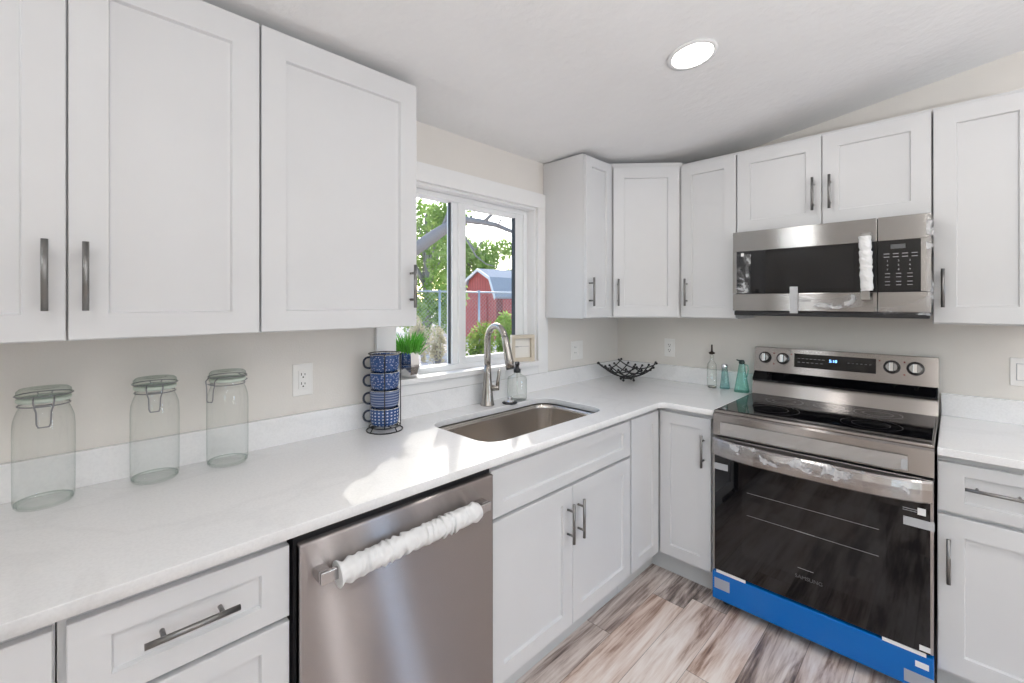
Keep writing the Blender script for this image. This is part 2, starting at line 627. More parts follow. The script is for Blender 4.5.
# local frame of a cabinet: x along its width (left to right seen from the room), front towards -y, z up
def shaker(x0, x1, z0, z1, yf, t=.02, st=.06, rail=None, top=None, name='door', parent=None, m=None, rec=.010):
    """yf = local y of the front face (negative); body extends back by t"""
    rail = rail or st
    top = top or rail
    mb = MB()
    bm = mb.bm
    yb = yf + t
    o = [(x0, z0), (x1, z0), (x1, z1), (x0, z1)]
    i = [(x0 + st, z0 + rail), (x1 - st, z0 + rail), (x1 - st, z1 - top), (x0 + st, z1 - top)]
    e = .0035
    i2 = [(i[0][0] + e, i[0][1] + e), (i[1][0] - e, i[1][1] + e), (i[2][0] - e, i[2][1] - e), (i[3][0] + e, i[3][1] - e)]
    c = .0015
    oc = [(x0 + c, z0 + c), (x1 - c, z0 + c), (x1 - c, z1 - c), (x0 + c, z1 - c)]
    V = lambda L, y: [bm.verts.new((p[0], y, p[1])) for p in L]
    OB, OM, OF, IF, IR = V(o, yb), V(o, yf + c), V(oc, yf), V(i, yf), V(i2, yf + rec)
    for A, B in ((OB, OM), (OM, OF), (OF, IF), (IF, IR)):
        for k in range(4):
            bm.faces.new((A[k], A[(k + 1) % 4], B[(k + 1) % 4], B[k]))
    bm.faces.new(IR); bm.faces.new(OB[::-1])
    return mb.obj(name, m or CAB, parent)

def pull(parent, x, z, yf, L=.155, vertical=True):
    mb = MB()
    y = yf - .032
    h = L / 2
    p = .048
    if vertical:
        mb.tube([(x, y, z - h), (x, y, z + h)], .006, 12)
        for s in (-p, p): mb.tube([(x, yf, z + s), (x, y, z + s)], .0045, 10)
    else:
        mb.tube([(x - h, y, z), (x + h, y, z)], .006, 12)
        for s in (-p, p): mb.tube([(x + s, yf, z), (x + s, y, z)], .0045, 10)
    return mb.obj('handle', NICKEL, parent)

# ------------------------------------------------------------------ room shell
RX, RY = 4.6, -3.9
def ceil_z(x):
    # rises gently over the wall cabinets, then more steeply to the right
    P = ((-1, 2.154), (0, 2.242), (.35, 2.264), (.9, 2.321), (1.93, 2.474), (9, 3.52))
    for (a, za), (b, zb) in zip(P, P[1:]):
        if x <= b: return za + (zb - za) * (x - a) / (b - a)
OY0, OY1, OZ0, OZ1 = -1.81, -.885, 1.085, 1.97   # kitchen window opening
WT = .14

mb = MB()
mb.box(-WT, 0, RY - WT, OY0, 0, 3.2)
mb.box(-WT, 0, OY1, WT, 0, 3.2)
mb.box(-WT, 0, OY0, OY1, 0, OZ0)
mb.box(-WT, 0, OY0, OY1, OZ1, 3.2)
struct(mb.obj('wall_left', WALL))
struct(MB().box(0, RX, 0, WT, 0, 3.2).obj('wall_back', WALL))
mb = MB()
for (a, b) in ((RY - WT, -1.00), (-.84, -.41), (-.13, WT)): mb.box(RX, RX + WT, a, b, 0, 3.2)
for (a, b) in ((-1.00, -.84), (-.41, -.13)):
    mb.box(RX, RX + WT, a, b, 0, .5)
    mb.box(RX, RX + WT, a, b, 2.3, 3.2)
struct(mb.obj('wall_right', WALL))
mb = MB()
mb.box(0, .25, RY - WT, RY, 0, 3.2)
mb.box(.25, .62, RY - WT, RY, 0, 2.06)
mb.box(.25, .62, RY - WT, RY, 2.243, 3.2)
mb.box(.62, 2.3, RY - WT, RY, 0, 3.2)
mb.box(4.1, RX, RY - WT, RY, 0, 3.2)
mb.box(2.3, 4.1, RY - WT, RY, 2.1, 3.2)
struct(mb.obj('wall_front', WALL))
struct(MB().box(-.0, RX, RY, 0, -.05, 0).obj('floor', FLOOR))
mb = MB()
xs = [i * .03 for i in range(40)] + [1.2 + i * .34 for i in range(11)]
prof = [(x, ceil_z(x)) for x in xs] + [(RX, 3.2), (-.0, 3.2)]
mb.prism(prof, 'y', RY, 0)
co = struct(mb.obj('ceiling', CEIL))

# openings added out of view to carry the daylight lamps
def plain_window(n, y_or_x, a0, a1, z0, z1, axis, posts, w=None):
    mb = MB()
    w = w or (.06 if z1 - z0 > .5 else .02)
    def B(p0, p1, q0, q1):
        if axis == 'x': mb.box(y_or_x - .03, y_or_x + .03, p0, p1, q0, q1)
        else: mb.box(p0, p1, y_or_x - .03, y_or_x + .03, q0, q1)
    B(a0, a1, z0, z0 + w); B(a0, a1, z1 - w, z1)
    B(a0, a0 + w, z0 + w, z1 - w); B(a1 - w, a1, z0 + w, z1 - w)
    for k in range(1, posts + 1):
        c = a0 + (a1 - a0) * k / (posts + 1)
        B(c - w * .6, c + w * .6, z0 + w, z1 - w)
    f = struct(mb.obj(n, VINYL))
    g = MB()
    if axis == 'x': g.box(y_or_x - .004, y_or_x + .004, a0 + .05, a1 - .05, z0 + .05, z1 - .05)
    else: g.box(a0 + .05, a1 - .05, y_or_x - .004, y_or_x + .004, z0 + .05, z1 - .05)
    g.obj('pane', PANE, f)
plain_window('added_door_1', RY - .07, 2.3, 4.1, 0, 2.1, 'y', 1)
plain_window('window_4', RY - .07, .25, .62, 2.06, 2.243, 'y', 1, .02)
plain_window('added_window_2', RX + .07, -1.00, -.84, .5, 2.3, 'x', 0, .02)
plain_window('added_window_3', RX + .07, -.41, -.13, .5, 2.3, 'x', 1, .02)

# kitchen window over the sink
win = thing('window_1', '', '')
del win['label']; del win['category']
win['kind'] = 'structure'
win.location = (0, 0, 0)
mb = MB()   # wooden liner of the opening
mb.box(-WT, .0, OY0, OY0 + .012, OZ0 - .02, OZ1)
mb.box(-WT, .0, OY1 - .012, OY1, OZ0 - .02, OZ1)
mb.box(-WT, .0, OY0 + .012, OY1 - .012, OZ1 - .012, OZ1)
mb.obj('window_jamb', TRIM, win)
FX0, FX1 = -.125, -.055
mb = MB()   # vinyl frame
y0, y1, z0, z1 = OY0 + .012, OY1 - .012, OZ0, OZ1 - .012
mb.box(FX0, FX1, y0, y0 + .032, z0, z1, .003)
mb.box(FX0, FX1, y1 - .032, y1, z0, z1, .003)
mb.box(FX0, FX1, y0 + .032, y1 - .032, z1 - .028, z1, .003)
mb.box(FX0, FX1, y0 + .032, y1 - .032, z0, z0 + .028, .003)
mb.box(FX0, FX1 - .02, -1.432, -1.398, z0 + .028, z1 - .028, .003)
mb.obj('window_frame', VINYL, win)
sash = MB()
s0, s1, sz0, sz1 = -1.402, y1 - .033, z0 + .018, z1 - .016
SX0, SX1 = -.092, -.062
sash.box(SX0, SX1, s0, s0 + .045, sz0, sz1, .003)
sash.box(SX0, SX1, s1 - .062, s1, sz0, sz1, .003)
sash.box(SX0, SX1, s0 + .045, s1 - .062, sz1 - .036, sz1, .003)
sash.box(SX0, SX1, s0 + .045, s1 - .062, sz0, sz0 + .04, .003)
so = sash.obj('sash', VINYL, win)
MB().box(-.080, -.076, s0 + .04, s1 - .057, sz0 + .035, sz1 - .032).obj('pane', PANE, so)
MB().box(-.088, -.0645, s1 - .0675, s1 - .0605, sz0 + .038, sz1 - .034).obj('gasket', GASKET, so)
MB().box(-.0625, -.050, s0 + .006, s0 + .02, 1.50, 1.56, .003).obj('latch', VINYL, so)
MB().box(-.112, -.108, y0 + .03, -1.43, z0 + .026, z1 - .026).obj('pane', PANE, win)
MB().box(-.1055, -.0915, -1.4385, -1.431, z0 + .027, z1 - .027).obj('gasket', GASKET, win)
# sill board and casing
struct(MB().box(-.055, .036, OY0 + .001, OY1 - .001, OZ0 - .022, OZ0 + .003, .003).obj('window_sill', TRIM, win))
mb = MB()
mb.box(.001, .019, OY1, -.80, 1.014, OZ1, .002)
mb.box(.001, .019, -1.90, OY0, 1.014, OZ1, .002)
mb.box(.001, .019, -1.90, -.80, OZ1, 2.055, .002)
mb.box(.001, .019, OY0, OY1, 1.014, OZ0 - .022, .002)
mb.obj('casing', TRIM, win)

# ------------------------------------------------------------------ cabinets on the window wall
def left_thing(name, label, y0):    # local x runs along world +y, local -y into the room
    return thing(name, label, 'cabinet', (0, y0, 0), PI / 2)
U = .308       # front plane of upper doors
ZB, ZT = 1.334, 2.224
DT, DB = 2.207, 1.340

# upper cabinet, far left, two doors
c = left_thing('upper_cabinet', 'white double-door wall cabinet at the far left, two bar pulls side by side', -3.205)
MB().box(0, .785, -U + .021, -.002, ZB, ZT, .001).obj('body', CABIN, c)
d = shaker(.003, .3915, 1.337, 2.2225, -U, parent=c, st=.067, rail=.059, top=.079); pull(d, .359, 1.481, -U)
d = shaker(.3955, .784, 1.337, 2.2225, -U, parent=c, st=.067, rail=.059, top=.079); pull(d, .423, 1.481, -U)
# upper cabinet, one wide door
c = left_thing('upper_cabinet', 'white wall cabinet with one wide door, left of the window above the counter', -2.4185)
MB().box(0, .526, -U + .021, -.002, ZB, ZT, .001).obj('body', CABIN, c)
d = shaker(.003, .524, 1.337, 2.2225, -U, parent=c, st=.067, rail=.059, top=.079); pull(d, .498, 1.481, -U)
# narrow upper cabinet right of window
c = left_thing('upper_cabinet', 'narrow white wall cabinet just right of the window, its blank side facing the window', -.823)
MB().box(0, .256, -U + .021, -.002, ZB, 2.236, .001).obj('body', CABIN, c)
d = shaker(.002, .2535, DB, 2.224, -U, parent=c, st=.052); pull(d, .030, 1.481, -U)
# diagonal corner cabinet
c = thing('corner_cabinet', 'white diagonal wall cabinet across the corner of the two walls', 'cabinet', (0, 0, 0))
mb = MB()
A = (U - .021, -.566); B = (.60, -U + .021)
mb.prism([(.002, -.002), (.002, -.565), A, B, (.60, -.002)], 'z', ZB, 2.236)
mb.obj('body', CABIN, c)
dx, dy = B[0] - A[0], B[1] - A[1]
LEN = math.hypot(dx, dy); ANG = math.atan2(dy, dx)
dd = shaker(.022, LEN - .022, DB, DT, -.021, parent=c, st=.062)
dd.location = (A[0], A[1], 0); dd.rotation_euler = (0, 0, ANG)
pull(dd, .047, 1.481, -.021)
# 12 inch upper on the back wall
def back_thing(name, label, x0): return thing(name, label, 'cabinet', (x0, 0, 0))
c = back_thing('upper_cabinet', 'white single-door wall cabinet between the corner cabinet and the microwave', .601)
MB().box(0, .303, -U + .021, -.002, ZB, ZT, .001).obj('body', CABIN, c)
d = shaker(.004, .300, DB, DT, -U, parent=c, st=.06); pull(d, .038, 1.481, -U)
# over the microwave
c = back_thing('upper_cabinet', 'short white double-door wall cabinet directly above the microwave', .905)
MB().box(0, .752, -U + .021, -.002, 1.782, ZT, .001).obj('body', CABIN, c)
d = shaker(.003, .374, 1.788, DT, -U, parent=c, st=.062); pull(d, .343, 1.934, -U)
d = shaker(.378, .750, 1.788, DT, -U, parent=c, st=.062); pull(d, .409, 1.934, -U)
# right of the microwave
c = back_thing('upper_cabinet', 'white single-door wall cabinet right of the microwave', 1.659)
MB().box(0, .305, -U + .021, -.002, ZB, ZT, .001).obj('body', CABIN, c)
d = shaker(.003, .303, DB, DT, -U, parent=c, st=.066); pull(d, .031, 1.481, -U)

D = .634
BT, BB = .8625, .130
def toe(c, x0, x1): MB().box(x0, x1, -.555, -.53, .001, .112).obj('toe_kick', TOE, c)
def carcass(c, w): MB().box(.0005, w - .0005, -D + .021, -.002, .112, .8855, .001).obj('body', CABIN, c)
# base far left
c = left_thing('base_cabinet', 'white base cabinet at the bottom left corner, under the counter end', -3.205)
carcass(c, .378); toe(c, 0, .378)
d = shaker(.003, .3745, .700, BT, -D, parent=c, st=.06, rail=.045); pull(d, .19, .79, -D, vertical=False)
d = shaker(.003, .3745, BB, .687, -D, parent=c, st=.06); pull(d, .035, .55, -D)
# drawer base
c = left_thing('drawer_cabinet', 'white base cabinet with stacked drawers, left of the dishwasher', -2.826)
carcass(c, .378); toe(c, 0, .378)
for (a, b) in ((.700, BT), (.425, .688), (BB, .412)):
    d = shaker(.012, .376, a, b, -D, parent=c, st=.058, rail=.045, name='drawer')
    pull(d, .191, (a + b) / 2 + (.006 if a > .6 else .03), -D, vertical=False)
# sink base
c = left_thing('sink_cabinet', 'white base cabinet under the sink with a blank top panel and two doors', -1.824)
MB().box(.0005, .9095, -D + .021, -D + .04, .112, .8855).box(.0005, .019, -D + .04, -.002, .112, .8855).box(.891, .9095, -D + .04, -.002, .112, .8855).box(.019, .891, -D + .04, -.002, .112, .13).obj('body', CABIN, c)
toe(c, 0, .91)
shaker(.003, .8965, .700, BT, -D, parent=c, st=.06, rail=.045, name='front_panel')
d = shaker(.003, .4485, BB, .687, -D, parent=c, st=.06); pull(d, .416, .553, -D)
d = shaker(.4515, .8965, BB, .687, -D, parent=c, st=.06); pull(d, .484, .553, -D)
# corner base (L shaped) with hinged double-leaf door
c = thing('corner_base_cabinet', 'white L-shaped corner base cabinet with two tall door leaves meeting in the corner', 'cabinet')
mb = MB()
f = D - .021
mb.prism([(.002, -.002), (.002, -.913), (f, -.913), (f, -f), (.907, -f), (.907, -.002)], 'z', .112, .8855)
mb.obj('body', CABIN, c)
MB().prism([(.53, -.912), (.555, -.912), (.555, -.555), (.907, -.555), (.907, -.53), (.53, -.53)], 'z', .001, .112).obj('toe_kick', TOE, c)
dd = shaker(0, .269, BB, BT, -D, parent=c, st=.055); dd.location = (0, -.9115, 0); dd.rotation_euler = (0, 0, PI / 2)
dd = shaker(.6365, .896, BB, BT, -D, parent=c, st=.055); pull(dd, .862, .708, -D)
# right of range
c = back_thing('base_cabinet', 'white base cabinet right of the range with one drawer over one door', 1.6785)
carcass(c, .304); toe(c, 0, .304)
d = shaker(.002, .302, .690, BT, -D, parent=c, st=.066, rail=.04, name='drawer'); pull(d, .147, .789, -D, vertical=False)
d = shaker(.002, .302, BB, .676, -D, parent=c, st=.066); pull(d, .030, .527, -D)

# ------------------------------------------------------------------ countertop
def rounded(pts, radii, seg=8):
    out = []
    n = len(pts)
    for i, (p, r) in enumerate(zip(pts, radii)):
        p = Vector(p); a = Vector(pts[i - 1]); b = Vector(pts[(i + 1) % n])
        if r == 0: out.append(tuple(p)); continue
        u = (a - p).normalized(); v = (b - p).normalized()
        th = u.angle(v); t = r / math.tan(th / 2)
        c = p + (u + v).normalized() * (r / math.sin(th / 2))
        s = p + u * t - c; e = p + v * t - c
        a0 = math.atan2(s.y, s.x); a1 = math.atan2(e.y, e.x)
        d = (a1 - a0 + PI) % (2 * PI) - PI
        for k in range(seg + 1):
            x = a0 + d * k / seg
            out.append((c.x + r * math.cos(x), c.y + r * math.sin(x)))
    return out
SKX0, SKX1, SKY0, SKY1 = .150, .547, -1.745, -.990
sink_outline = rounded([(SKX0, SKY0), (SKX1, SKY0), (SKX1, SKY1), (SKX0, SKY1)], [.085] * 4)
def slab(loops, z0, z1, name, m, parent=None):
    cu = bpy.data.curves.new(name, 'CURVE')
    cu.dimensions = '2D'
    cu.fill_mode = 'BOTH'
    cu.extrude = (z1 - z0) / 2 - .002
    cu.bevel_depth = .002
    cu.bevel_resolution = 1
    for L in loops:
        s = cu.splines.new('POLY')
        s.points.add(len(L) - 1)
        for i, p in enumerate(L): s.points[i].co = (p[0], p[1], 0, 1)
        s.use_cyclic_u = True
    t = bpy.data.objects.new(name, cu)
    sc.collection.objects.link(t)
    dg = bpy.context.evaluated_depsgraph_get(); dg.update()
    me = bpy.data.meshes.new_from_object(t.evaluated_get(dg))
    bpy.data.objects.remove(t, do_unlink=True)
    me.materials.clear(); me.materials.append(m)
    me.transform(Matrix.Translation((0, 0, (z0 + z1) / 2)))
    o = bpy.data.objects.new(name, me)
    sc.collection.objects.link(o)
    if parent: o.parent = parent
    return o
CF = .656
cnt = thing('countertop', 'white quartz L-shaped worktop along the window wall with the sink cut into it', 'countertop', (0, 0, 0))
outline = rounded([(.003, -.003), (.003, -3.21), (CF, -3.21), (CF, -CF), (.9105, -CF), (.9105, -.003)], [0, 0, 0, .045, 0, 0])
slab([outline, sink_outline], .887, .914, 'slab', QUARTZ, cnt)
MB().box(.001, .0215, -3.21, -.003, .9142, 1.013, .0015).box(.0215, .9105, -.0215, -.001, .9142, 1.013, .0015).obj('backsplash', QUARTZ, cnt)
cnt2 = thing('countertop', 'short white quartz worktop right of the range', 'countertop', (0, 0, 0))
MB().box(1.680, 1.990, -CF, -.003, .887, .914, .002).obj('slab', QUARTZ, cnt2)
MB().box(1.680, 1.990, -.0215, -.001, .9142, 1.013, .0015).obj('backsplash', QUARTZ, cnt2)

# ------------------------------------------------------------------ sink
snk = thing('sink', 'brushed stainless undermount sink bowl below the window', 'sink', (.3485, -1.3675, .70))
mb = MB()
loops = []
def rr(inset, z, r):
    L = rounded([(SKX0 + inset, SKY0 + inset), (SKX1 - inset, SKY0 + inset), (SKX1 - inset, SKY1 - inset), (SKX0 + inset, SKY1 - inset)], [r] * 4)
    return [mb.bm.verts.new((x - .3485, y + 1.3675, z - .70)) for x, y in L]
seq = [(-.013, .885, .098), (-.004, .885, .089), (-.002, .86, .087), (.006, .70, .08), (.012, .682, .075), (.03, .672, .06), (.09, .668, .03), (.17, .665, .012)]
R = [rr(*s) for s in seq]
for A_, B_ in zip(R, R[1:]):
    n_ = len(A_)
    for k in range(n_):
        f_ = mb.bm.faces.new((A_[k], A_[(k + 1) % n_], B_[(k + 1) % n_], B_[k])); f_.smooth = True
mb.bm.faces.new(R[-1])
mb.obj('bowl', STEEL_SINK, snk)
MB().lathe([(.055, 0), (.055, .003), (.045, .0035), (.04, -.0005)], 24, (0, 0, -.0345)).obj('drain', CHROME, snk)

# ------------------------------------------------------------------ faucet
fc = thing('faucet', 'brushed nickel pull-down faucet with a high arched spout behind the sink', 'faucet', (.078, -1.334, .914))
MB().lathe([(.0345, 0), (.0345, .004), (.032, .008), (.0265, .06), (.0215, .115), (.0185, .16), (.017, .20)], 28).obj('body', FAUCET, fc)
pts, rs = [], []
for z in (.19, .23, .27, .30): pts.append((0, 0, z)); rs.append(.0162)
RA = .067
ex, ey = .998, -.05        # horizontal direction of the spout
for k in range(1, 15):
    a = PI - k * (PI * .90) / 14
    s = RA + RA * math.cos(a)
    pts.append((s * ex, s * ey, .318 + RA * 1.15 * math.sin(a))); rs.append(.0152)
MB().tube(pts, rs, 16).obj('spout', FAUCET, fc)
p1 = Vector(pts[-1]); dr = (Vector(pts[-1]) - Vector(pts[-2])).normalized()
dr = Vector((dr.x * .75, dr.y * .75, dr.z)).normalized()
hd = [p1 - dr * .004, p1 + dr * .003, p1 + dr * .05, p1 + dr * .10, p1 + dr * .145]
sh = MB().tube(hd, [.0155, .017, .0185, .0205, .0215], 18).obj('spray_head', FAUCET, fc)
MB().tube([hd[-1] - dr * .002, hd[-1] + dr * .006], .0205, 18).obj('nozzle', BLACKP, sh)
hv = MB()
hv.tube([(.012, .012, .085), (.030, .036, .085), (.036, .044, .085)], [.015, .0145, .0135], 14)
hl = hv.obj('lever', FAUCET, fc)
MB().tube([(.030, .038, .086), (.033, .041, .12), (.036, .046, .165), (.037, .047, .178)], [.0105, .0085, .0075, .005], 10).obj('lever_arm', FAUCET, hl)

# ------------------------------------------------------------------ sink stopper and soap dispenser
st_ = thing('sink_stopper', 'small black sink stopper with a chrome knob, on the counter beside the faucet', 'sink stopper', (.128, -1.228, .914))
MB().lathe([(.036, 0), (.039, .004), (.034, .008), (.012, .011)], 28).obj('disc', BLACKP, st_)
MB().lathe([(.026, .0095), (.022, .013), (.008, .0165), (.008, .022), (.014, .025), (.015, .030), (.010, .034)], 20).obj('knob', CHROME, st_)

sp = thing('soap_dispenser', 'clear glass soap bottle with a black pump top, right of the faucet', 'soap dispenser', (.098, -1.143, .914))
MB().lathe([(.046, 0), (.050, .004), (.051, .01), (.051, .108), (.047, .120), (.024, .132), (.018, .136), (.018, .146)], 32, cap1=False).obj('bottle', CLEARG, sp)
pm = MB()
pm.lathe([(.0185, .143), (.0185, .160), (.012, .164), (.010, .178), (.0125, .182), (.0125, .196), (.009, .199)], 18)
pm.tube([(0, 0, .19), (.012, -.014, .19), (.024, -.028, .186)], [.0065, .006, .005], 10)
pm.obj('pump', BLACKP, sp)
MB().tube([(0, 0, .02), (0, 0, .145)], .003, 8).obj('dip_tube', CLEARG, sp)

# ------------------------------------------------------------------ glass jars
def jar(loc, rz, label):
    loc = (*loc[:2], loc[2])
    t = thing('glass_jar', label, 'jar', loc, rz, None)
    body = [(.050, .0), (.0545, .005), (.056, .014), (.0565, .06), (.0565, .185), (.055, .205), (.050, .222), (.0455, .232), (.0455, .246)]
    MB().lathe(body, 40, cap0=True, cap1=False).obj('body', JARG, t)
    MB().lathe([(.047, .003), (.0535, .007), (.0535, .011), (.047, .009)], 32, cap0=False, cap1=False).obj('thick_base', JARB, t)
    MB().lathe([(.0475, .246), (.050, .249), (.050, .254), (.0475, .256)], 32).obj('gasket', mat('jar_gasket', (.55, .62, .55), .5), t)
    MB().lathe([(.044, .2565), (.0495, .258), (.0505, .262), (.0495, .272), (.044, .277), (.03, .2785), (.026, .2765)], 32).obj('lid', JARB, t)
    w = MB()
    for z, r_ in ((.238, .0475), (.262, .0525)):
        w.tube([(r_ * math.cos(2 * PI * k / 32), r_ * math.sin(2 * PI * k / 32), z) for k in range(32)], .0014, 6, closed=True)
    # front clasp: bail loop hanging down at the front (local +x)
    x = .056
    w.tube([(.049, -.018, .262), (x + .004, -.018, .252), (x + .003, -.016, .238), (x + .004, -.013, .228), (x + .005, -.012, .200),
            (x + .006, -.009, .193), (x + .006, .009, .193), (x + .005, .012, .200), (x + .004, .013, .228), (x + .003, .016, .238), (x + .004, .018, .252), (.049, .018, .262)], .0017, 6)
    w.tube([(x, -.014, .243), (x + .005, 0, .243), (x, .014, .243)], .0017, 6)
    # hinge at the back
    w.tube([(-.049, -.014, .262), (-.060, -.012, .254), (-.060, .012, .254), (-.049, .014, .262)], .0017, 6)
    w.tube([(-.047, -.012, .238), (-.063, -.010, .244), (-.063, .010, .244), (-.047, .012, .238)], .0017, 6)
    w.obj('wire_clasp', mat('clasp_wire', (.28, .28, .29), .3, metal=1), t)
    for ch in t.children:
        ch.data.transform(Matrix.Diagonal((1.0, 1.0, 1.055, 1)))
    return t
jar((.086, -2.851, .9143), math.radians(0), 'clear clamp-lid glass jar farthest left, nearest the camera')
jar((.083, -2.630, .9143), math.radians(-8), 'middle one of the three clear clamp-lid glass jars on the counter')
jar((.083, -2.449, .9143), math.radians(-62), 'clear clamp-lid glass jar nearest the wall outlet, its wire clasp turned sideways')

# ------------------------------------------------------------------ mugs in wire rack
MX, MY = .106, -1.912
t = thing('mug_rack', 'black wire rack holding four stacked blue mugs', 'rack', (MX, MY, .9143), 0)
def ring(mb, r, z, w=.0022, n=36): mb.tube([(r * math.cos(2 * PI * k / n), r * math.sin(2 * PI * k / n), z) for k in range(n)], w, 8, closed=True)
mb = MB(); ring(mb, .070, .0024, .0024); ring(mb, .0595, .018, .0022)
for k in range(4):
    a = k * PI / 2 + .2
    mb.tube([(.070 * math.cos(a), .070 * math.sin(a), .0024), (.0595 * math.cos(a), .0595 * math.sin(a), .018)], .0022, 8)
mb.tube([(-.059, 0, .018), (.059, 0, .018)], .002, 8).tube([(0, -.059, .018), (0, .059, .018)], .002, 8)
mb.obj('base', BLACKM, t)
mb = MB()
for a in (-.51, 1.06, 2.55, -2.62):
    mb.tube([(.0615 * math.cos(a), .0615 * math.sin(a), .016), (.0615 * math.cos(a), .0615 * math.sin(a), .306)], .0021, 8)
ring(mb, .0615, .306)
mb.obj('uprights', BLACKM, t)
HA = math.radians(225 + 10)
for i, (kind, lab) in enumerate((('dots', 'blue mug with a tight grid of white dots, lowest in the wire rack'),
                                 ('stripes', 'blue mug with fine grey bands, second from the bottom of the rack'),
                                 ('moons', 'blue mug with small open white marks, second from the top of the rack'),
                                 ('stars', 'navy mug with scattered white dots, topmost in the wire rack'))):
    z = .9143 + .0215 + i * .0705
    g = thing('mug', lab, 'mug', (MX, MY, z), HA, 'stacked blue mugs')
    MB().lathe([(.036, .0), (.046, .002), (.0535, .010), (.0565, .030), (.0575, .0655), (.0568, .0690), (.0545, .0690), (.0545, .030), (.048, .008), (.01, .006)], 40).obj('cup', mug_mat(kind), g)
    pts = [(.055 + .026 * math.sin(PI * k / 10) ** .7 if 0 < k < 10 else .0545, 0, .036 - .022 * math.cos(PI * k / 10)) for k in range(11)]
    MB().tube(pts, .0042, 10).obj('handle', mat('mug_handle_glaze', (.02, .025, .05), .2), g)
    MB().lathe([(.0566, .0676), (.0571, .0698), (.0552, .0700), (.0548, .0690)], 36, cap0=False, cap1=False).obj('rim', mat('mug_rim', (.75, .74, .70), .3), g)

# ------------------------------------------------------------------ potted grass on the sill
PX, PY, PZ = -.020, -1.722, OZ0 + .0035
t = thing('potted_grass', 'short green artificial grass in a faceted silver pot on the window sill', 'plant', (PX, PY, PZ))
MB().lathe([(.034, 0), (.040, .003), (.056, .050), (.056, .058), (.052, .112), (.049, .116), (.045, .114), (.045, .095), (.01, .09)], 8).obj('pot', CHROME, t)
random.seed(4)
mb = MB()
for k in range(230):
    a = random.random() * 2 * PI; r0 = .042 * math.sqrt(random.random())
    lean = .012 + r0 * 1.5 * random.random() + .02 * random.random(); h = random.uniform(.055, .115)
    b0 = Vector((r0 * math.cos(a), r0 * math.sin(a), .092))
    b1 = Vector(((r0 + lean * .4) * math.cos(a), (r0 + lean * .4) * math.sin(a), .092 + h * .6))
    b2 = Vector(((r0 + lean) * math.cos(a), (r0 + lean) * math.sin(a), .092 + h))
    if PX + b2.x > .05: b2.x = .05 - PX
    mb.tube([b0, b1, b2], [.0026, .0024, .0004], 4, cap=False)
mb.obj('grass_blades', GRASS, t)

# ------------------------------------------------------------------ small frame on the sill
t = thing('picture_frame', 'small square washed-wood frame with a line of script, at the right end of the sill', 'picture frame', (-.026, -.972, OZ0 + .0035), math.radians(62))
W_ = .068; H_ = .150
mb = MB()
mb.box(-W_, W_, -.018, .018, 0, .020, .001); mb.box(-W_, W_, -.018, .018, H_ - .020, H_, .001)
mb.box(-W_, -W_ + .020, -.018, .018, .020, H_ - .020, .001); mb.box(W_ - .020, W_, -.018, .018, .020, H_ - .020, .001)
mb.obj('frame', WOODF, t)
pp = MB().box(-W_ + .019, W_ - .019, .004, .010, .019, H_ - .019).obj('paper', PAPER, t)
mb = MB()
for (a, b, z, h) in ((-.045, -.022, .080, .0045), (-.020, .002, .083, .0022), (.006, .040, .083, .0018)):
    mb.box(a, b, .0032, .0042, z, z + h)
mb.obj('writing', GREYINK, pp)

# ------------------------------------------------------------------ wire bowl
t = thing('wire_bowl', 'black open wire fruit bowl with ball-tipped rods in the corner of the counter', 'bowl', (.212, -.232, .9143))
mb = MB()
S = .138
def bz(x, y): return .022 + .100 * ((x * x + y * y) / (2 * S * S)) ** .9
N = 6
for i in range(N):
    c_ = -S * .92 + 2 * S * .92 * i / (N - 1)
    for ax in (0, 1):
        P_ = []
        e_ = S * (1.0 + .10 * (1 - abs(c_) / S))
        for k in range(13):
            q = -e_ + 2 * e_ * k / 12
            x, y = (q, c_) if ax == 0 else (c_, q)
            P_.append((x, y, bz(x, y) + (.0022 if ax else -.0022)))
        mb.tube(P_, .0040, 6)
        for e in (P_[0], P_[-1]): mb.sphere(e, .0080, 8, 6)
mb.obj('rods', BLACKM, t)
mb = MB()
ring(mb, .045, .021, .003, 24)
for k in range(4):
    a = PI / 4 + k * PI / 2 - PI / 4
    mb.sphere((.047 * math.cos(a), .047 * math.sin(a), .0085), .0085)
    mb.tube([(.047 * math.cos(a), .047 * math.sin(a), .012), (.045 * math.cos(a), .045 * math.sin(a), .022)], .003, 6)
mb.obj('feet', BLACKM, t)

# ------------------------------------------------------------------ bottles by the range
def sq(x, y, r):
    m_ = max(abs(x), abs(y)); k = (r / m_) if m_ > 1e-9 else 1
    k = 1 + (k - 1) * .62
    return x * k * .93, y * k * .93
t = thing('oil_bottle', 'tall clear square glass bottle with a dark pour spout, leftmost by the range', 'bottle', (.690, -.075, .9143), .5)
MB().lathe([(.026, 0), (.0285, .003), (.0285, .125), (.026, .140), (.014, .155), (.011, .165), (.011, .202)], 32, squash=sq, cap1=False).obj('bottle', CLEARG, t)
MB().lathe([(.022, .003), (.022, .010)], 32, squash=sq).obj('thick_base', mat('bottle_base', (.35, .34, .30), .2), t)
MB().lathe([(.012, .198), (.0175, .205), (.0175, .209), (.008, .214), (.0055, .219), (.0045, .256)], 16).obj('pour_spout', mat('spout_dark', (.06, .05, .045), .3, metal=.6), t)
t = thing('small_bottle', 'short pale teal glass shaker bottle, middle of the three bottles by the range', 'bottle', (.757, -.055, .9143), .3)
MB().lathe([(.028, 0), (.0295, .004), (.024, .04), (.0185, .095), (.0165, .115), (.0165, .124)], 32, squash=sq, cap1=False).obj('bottle', TEALG2, t)
MB().lathe([(.018, .120), (.019, .124), (.019, .140), (.015, .145)], 20).obj('cap', CHROME, t)
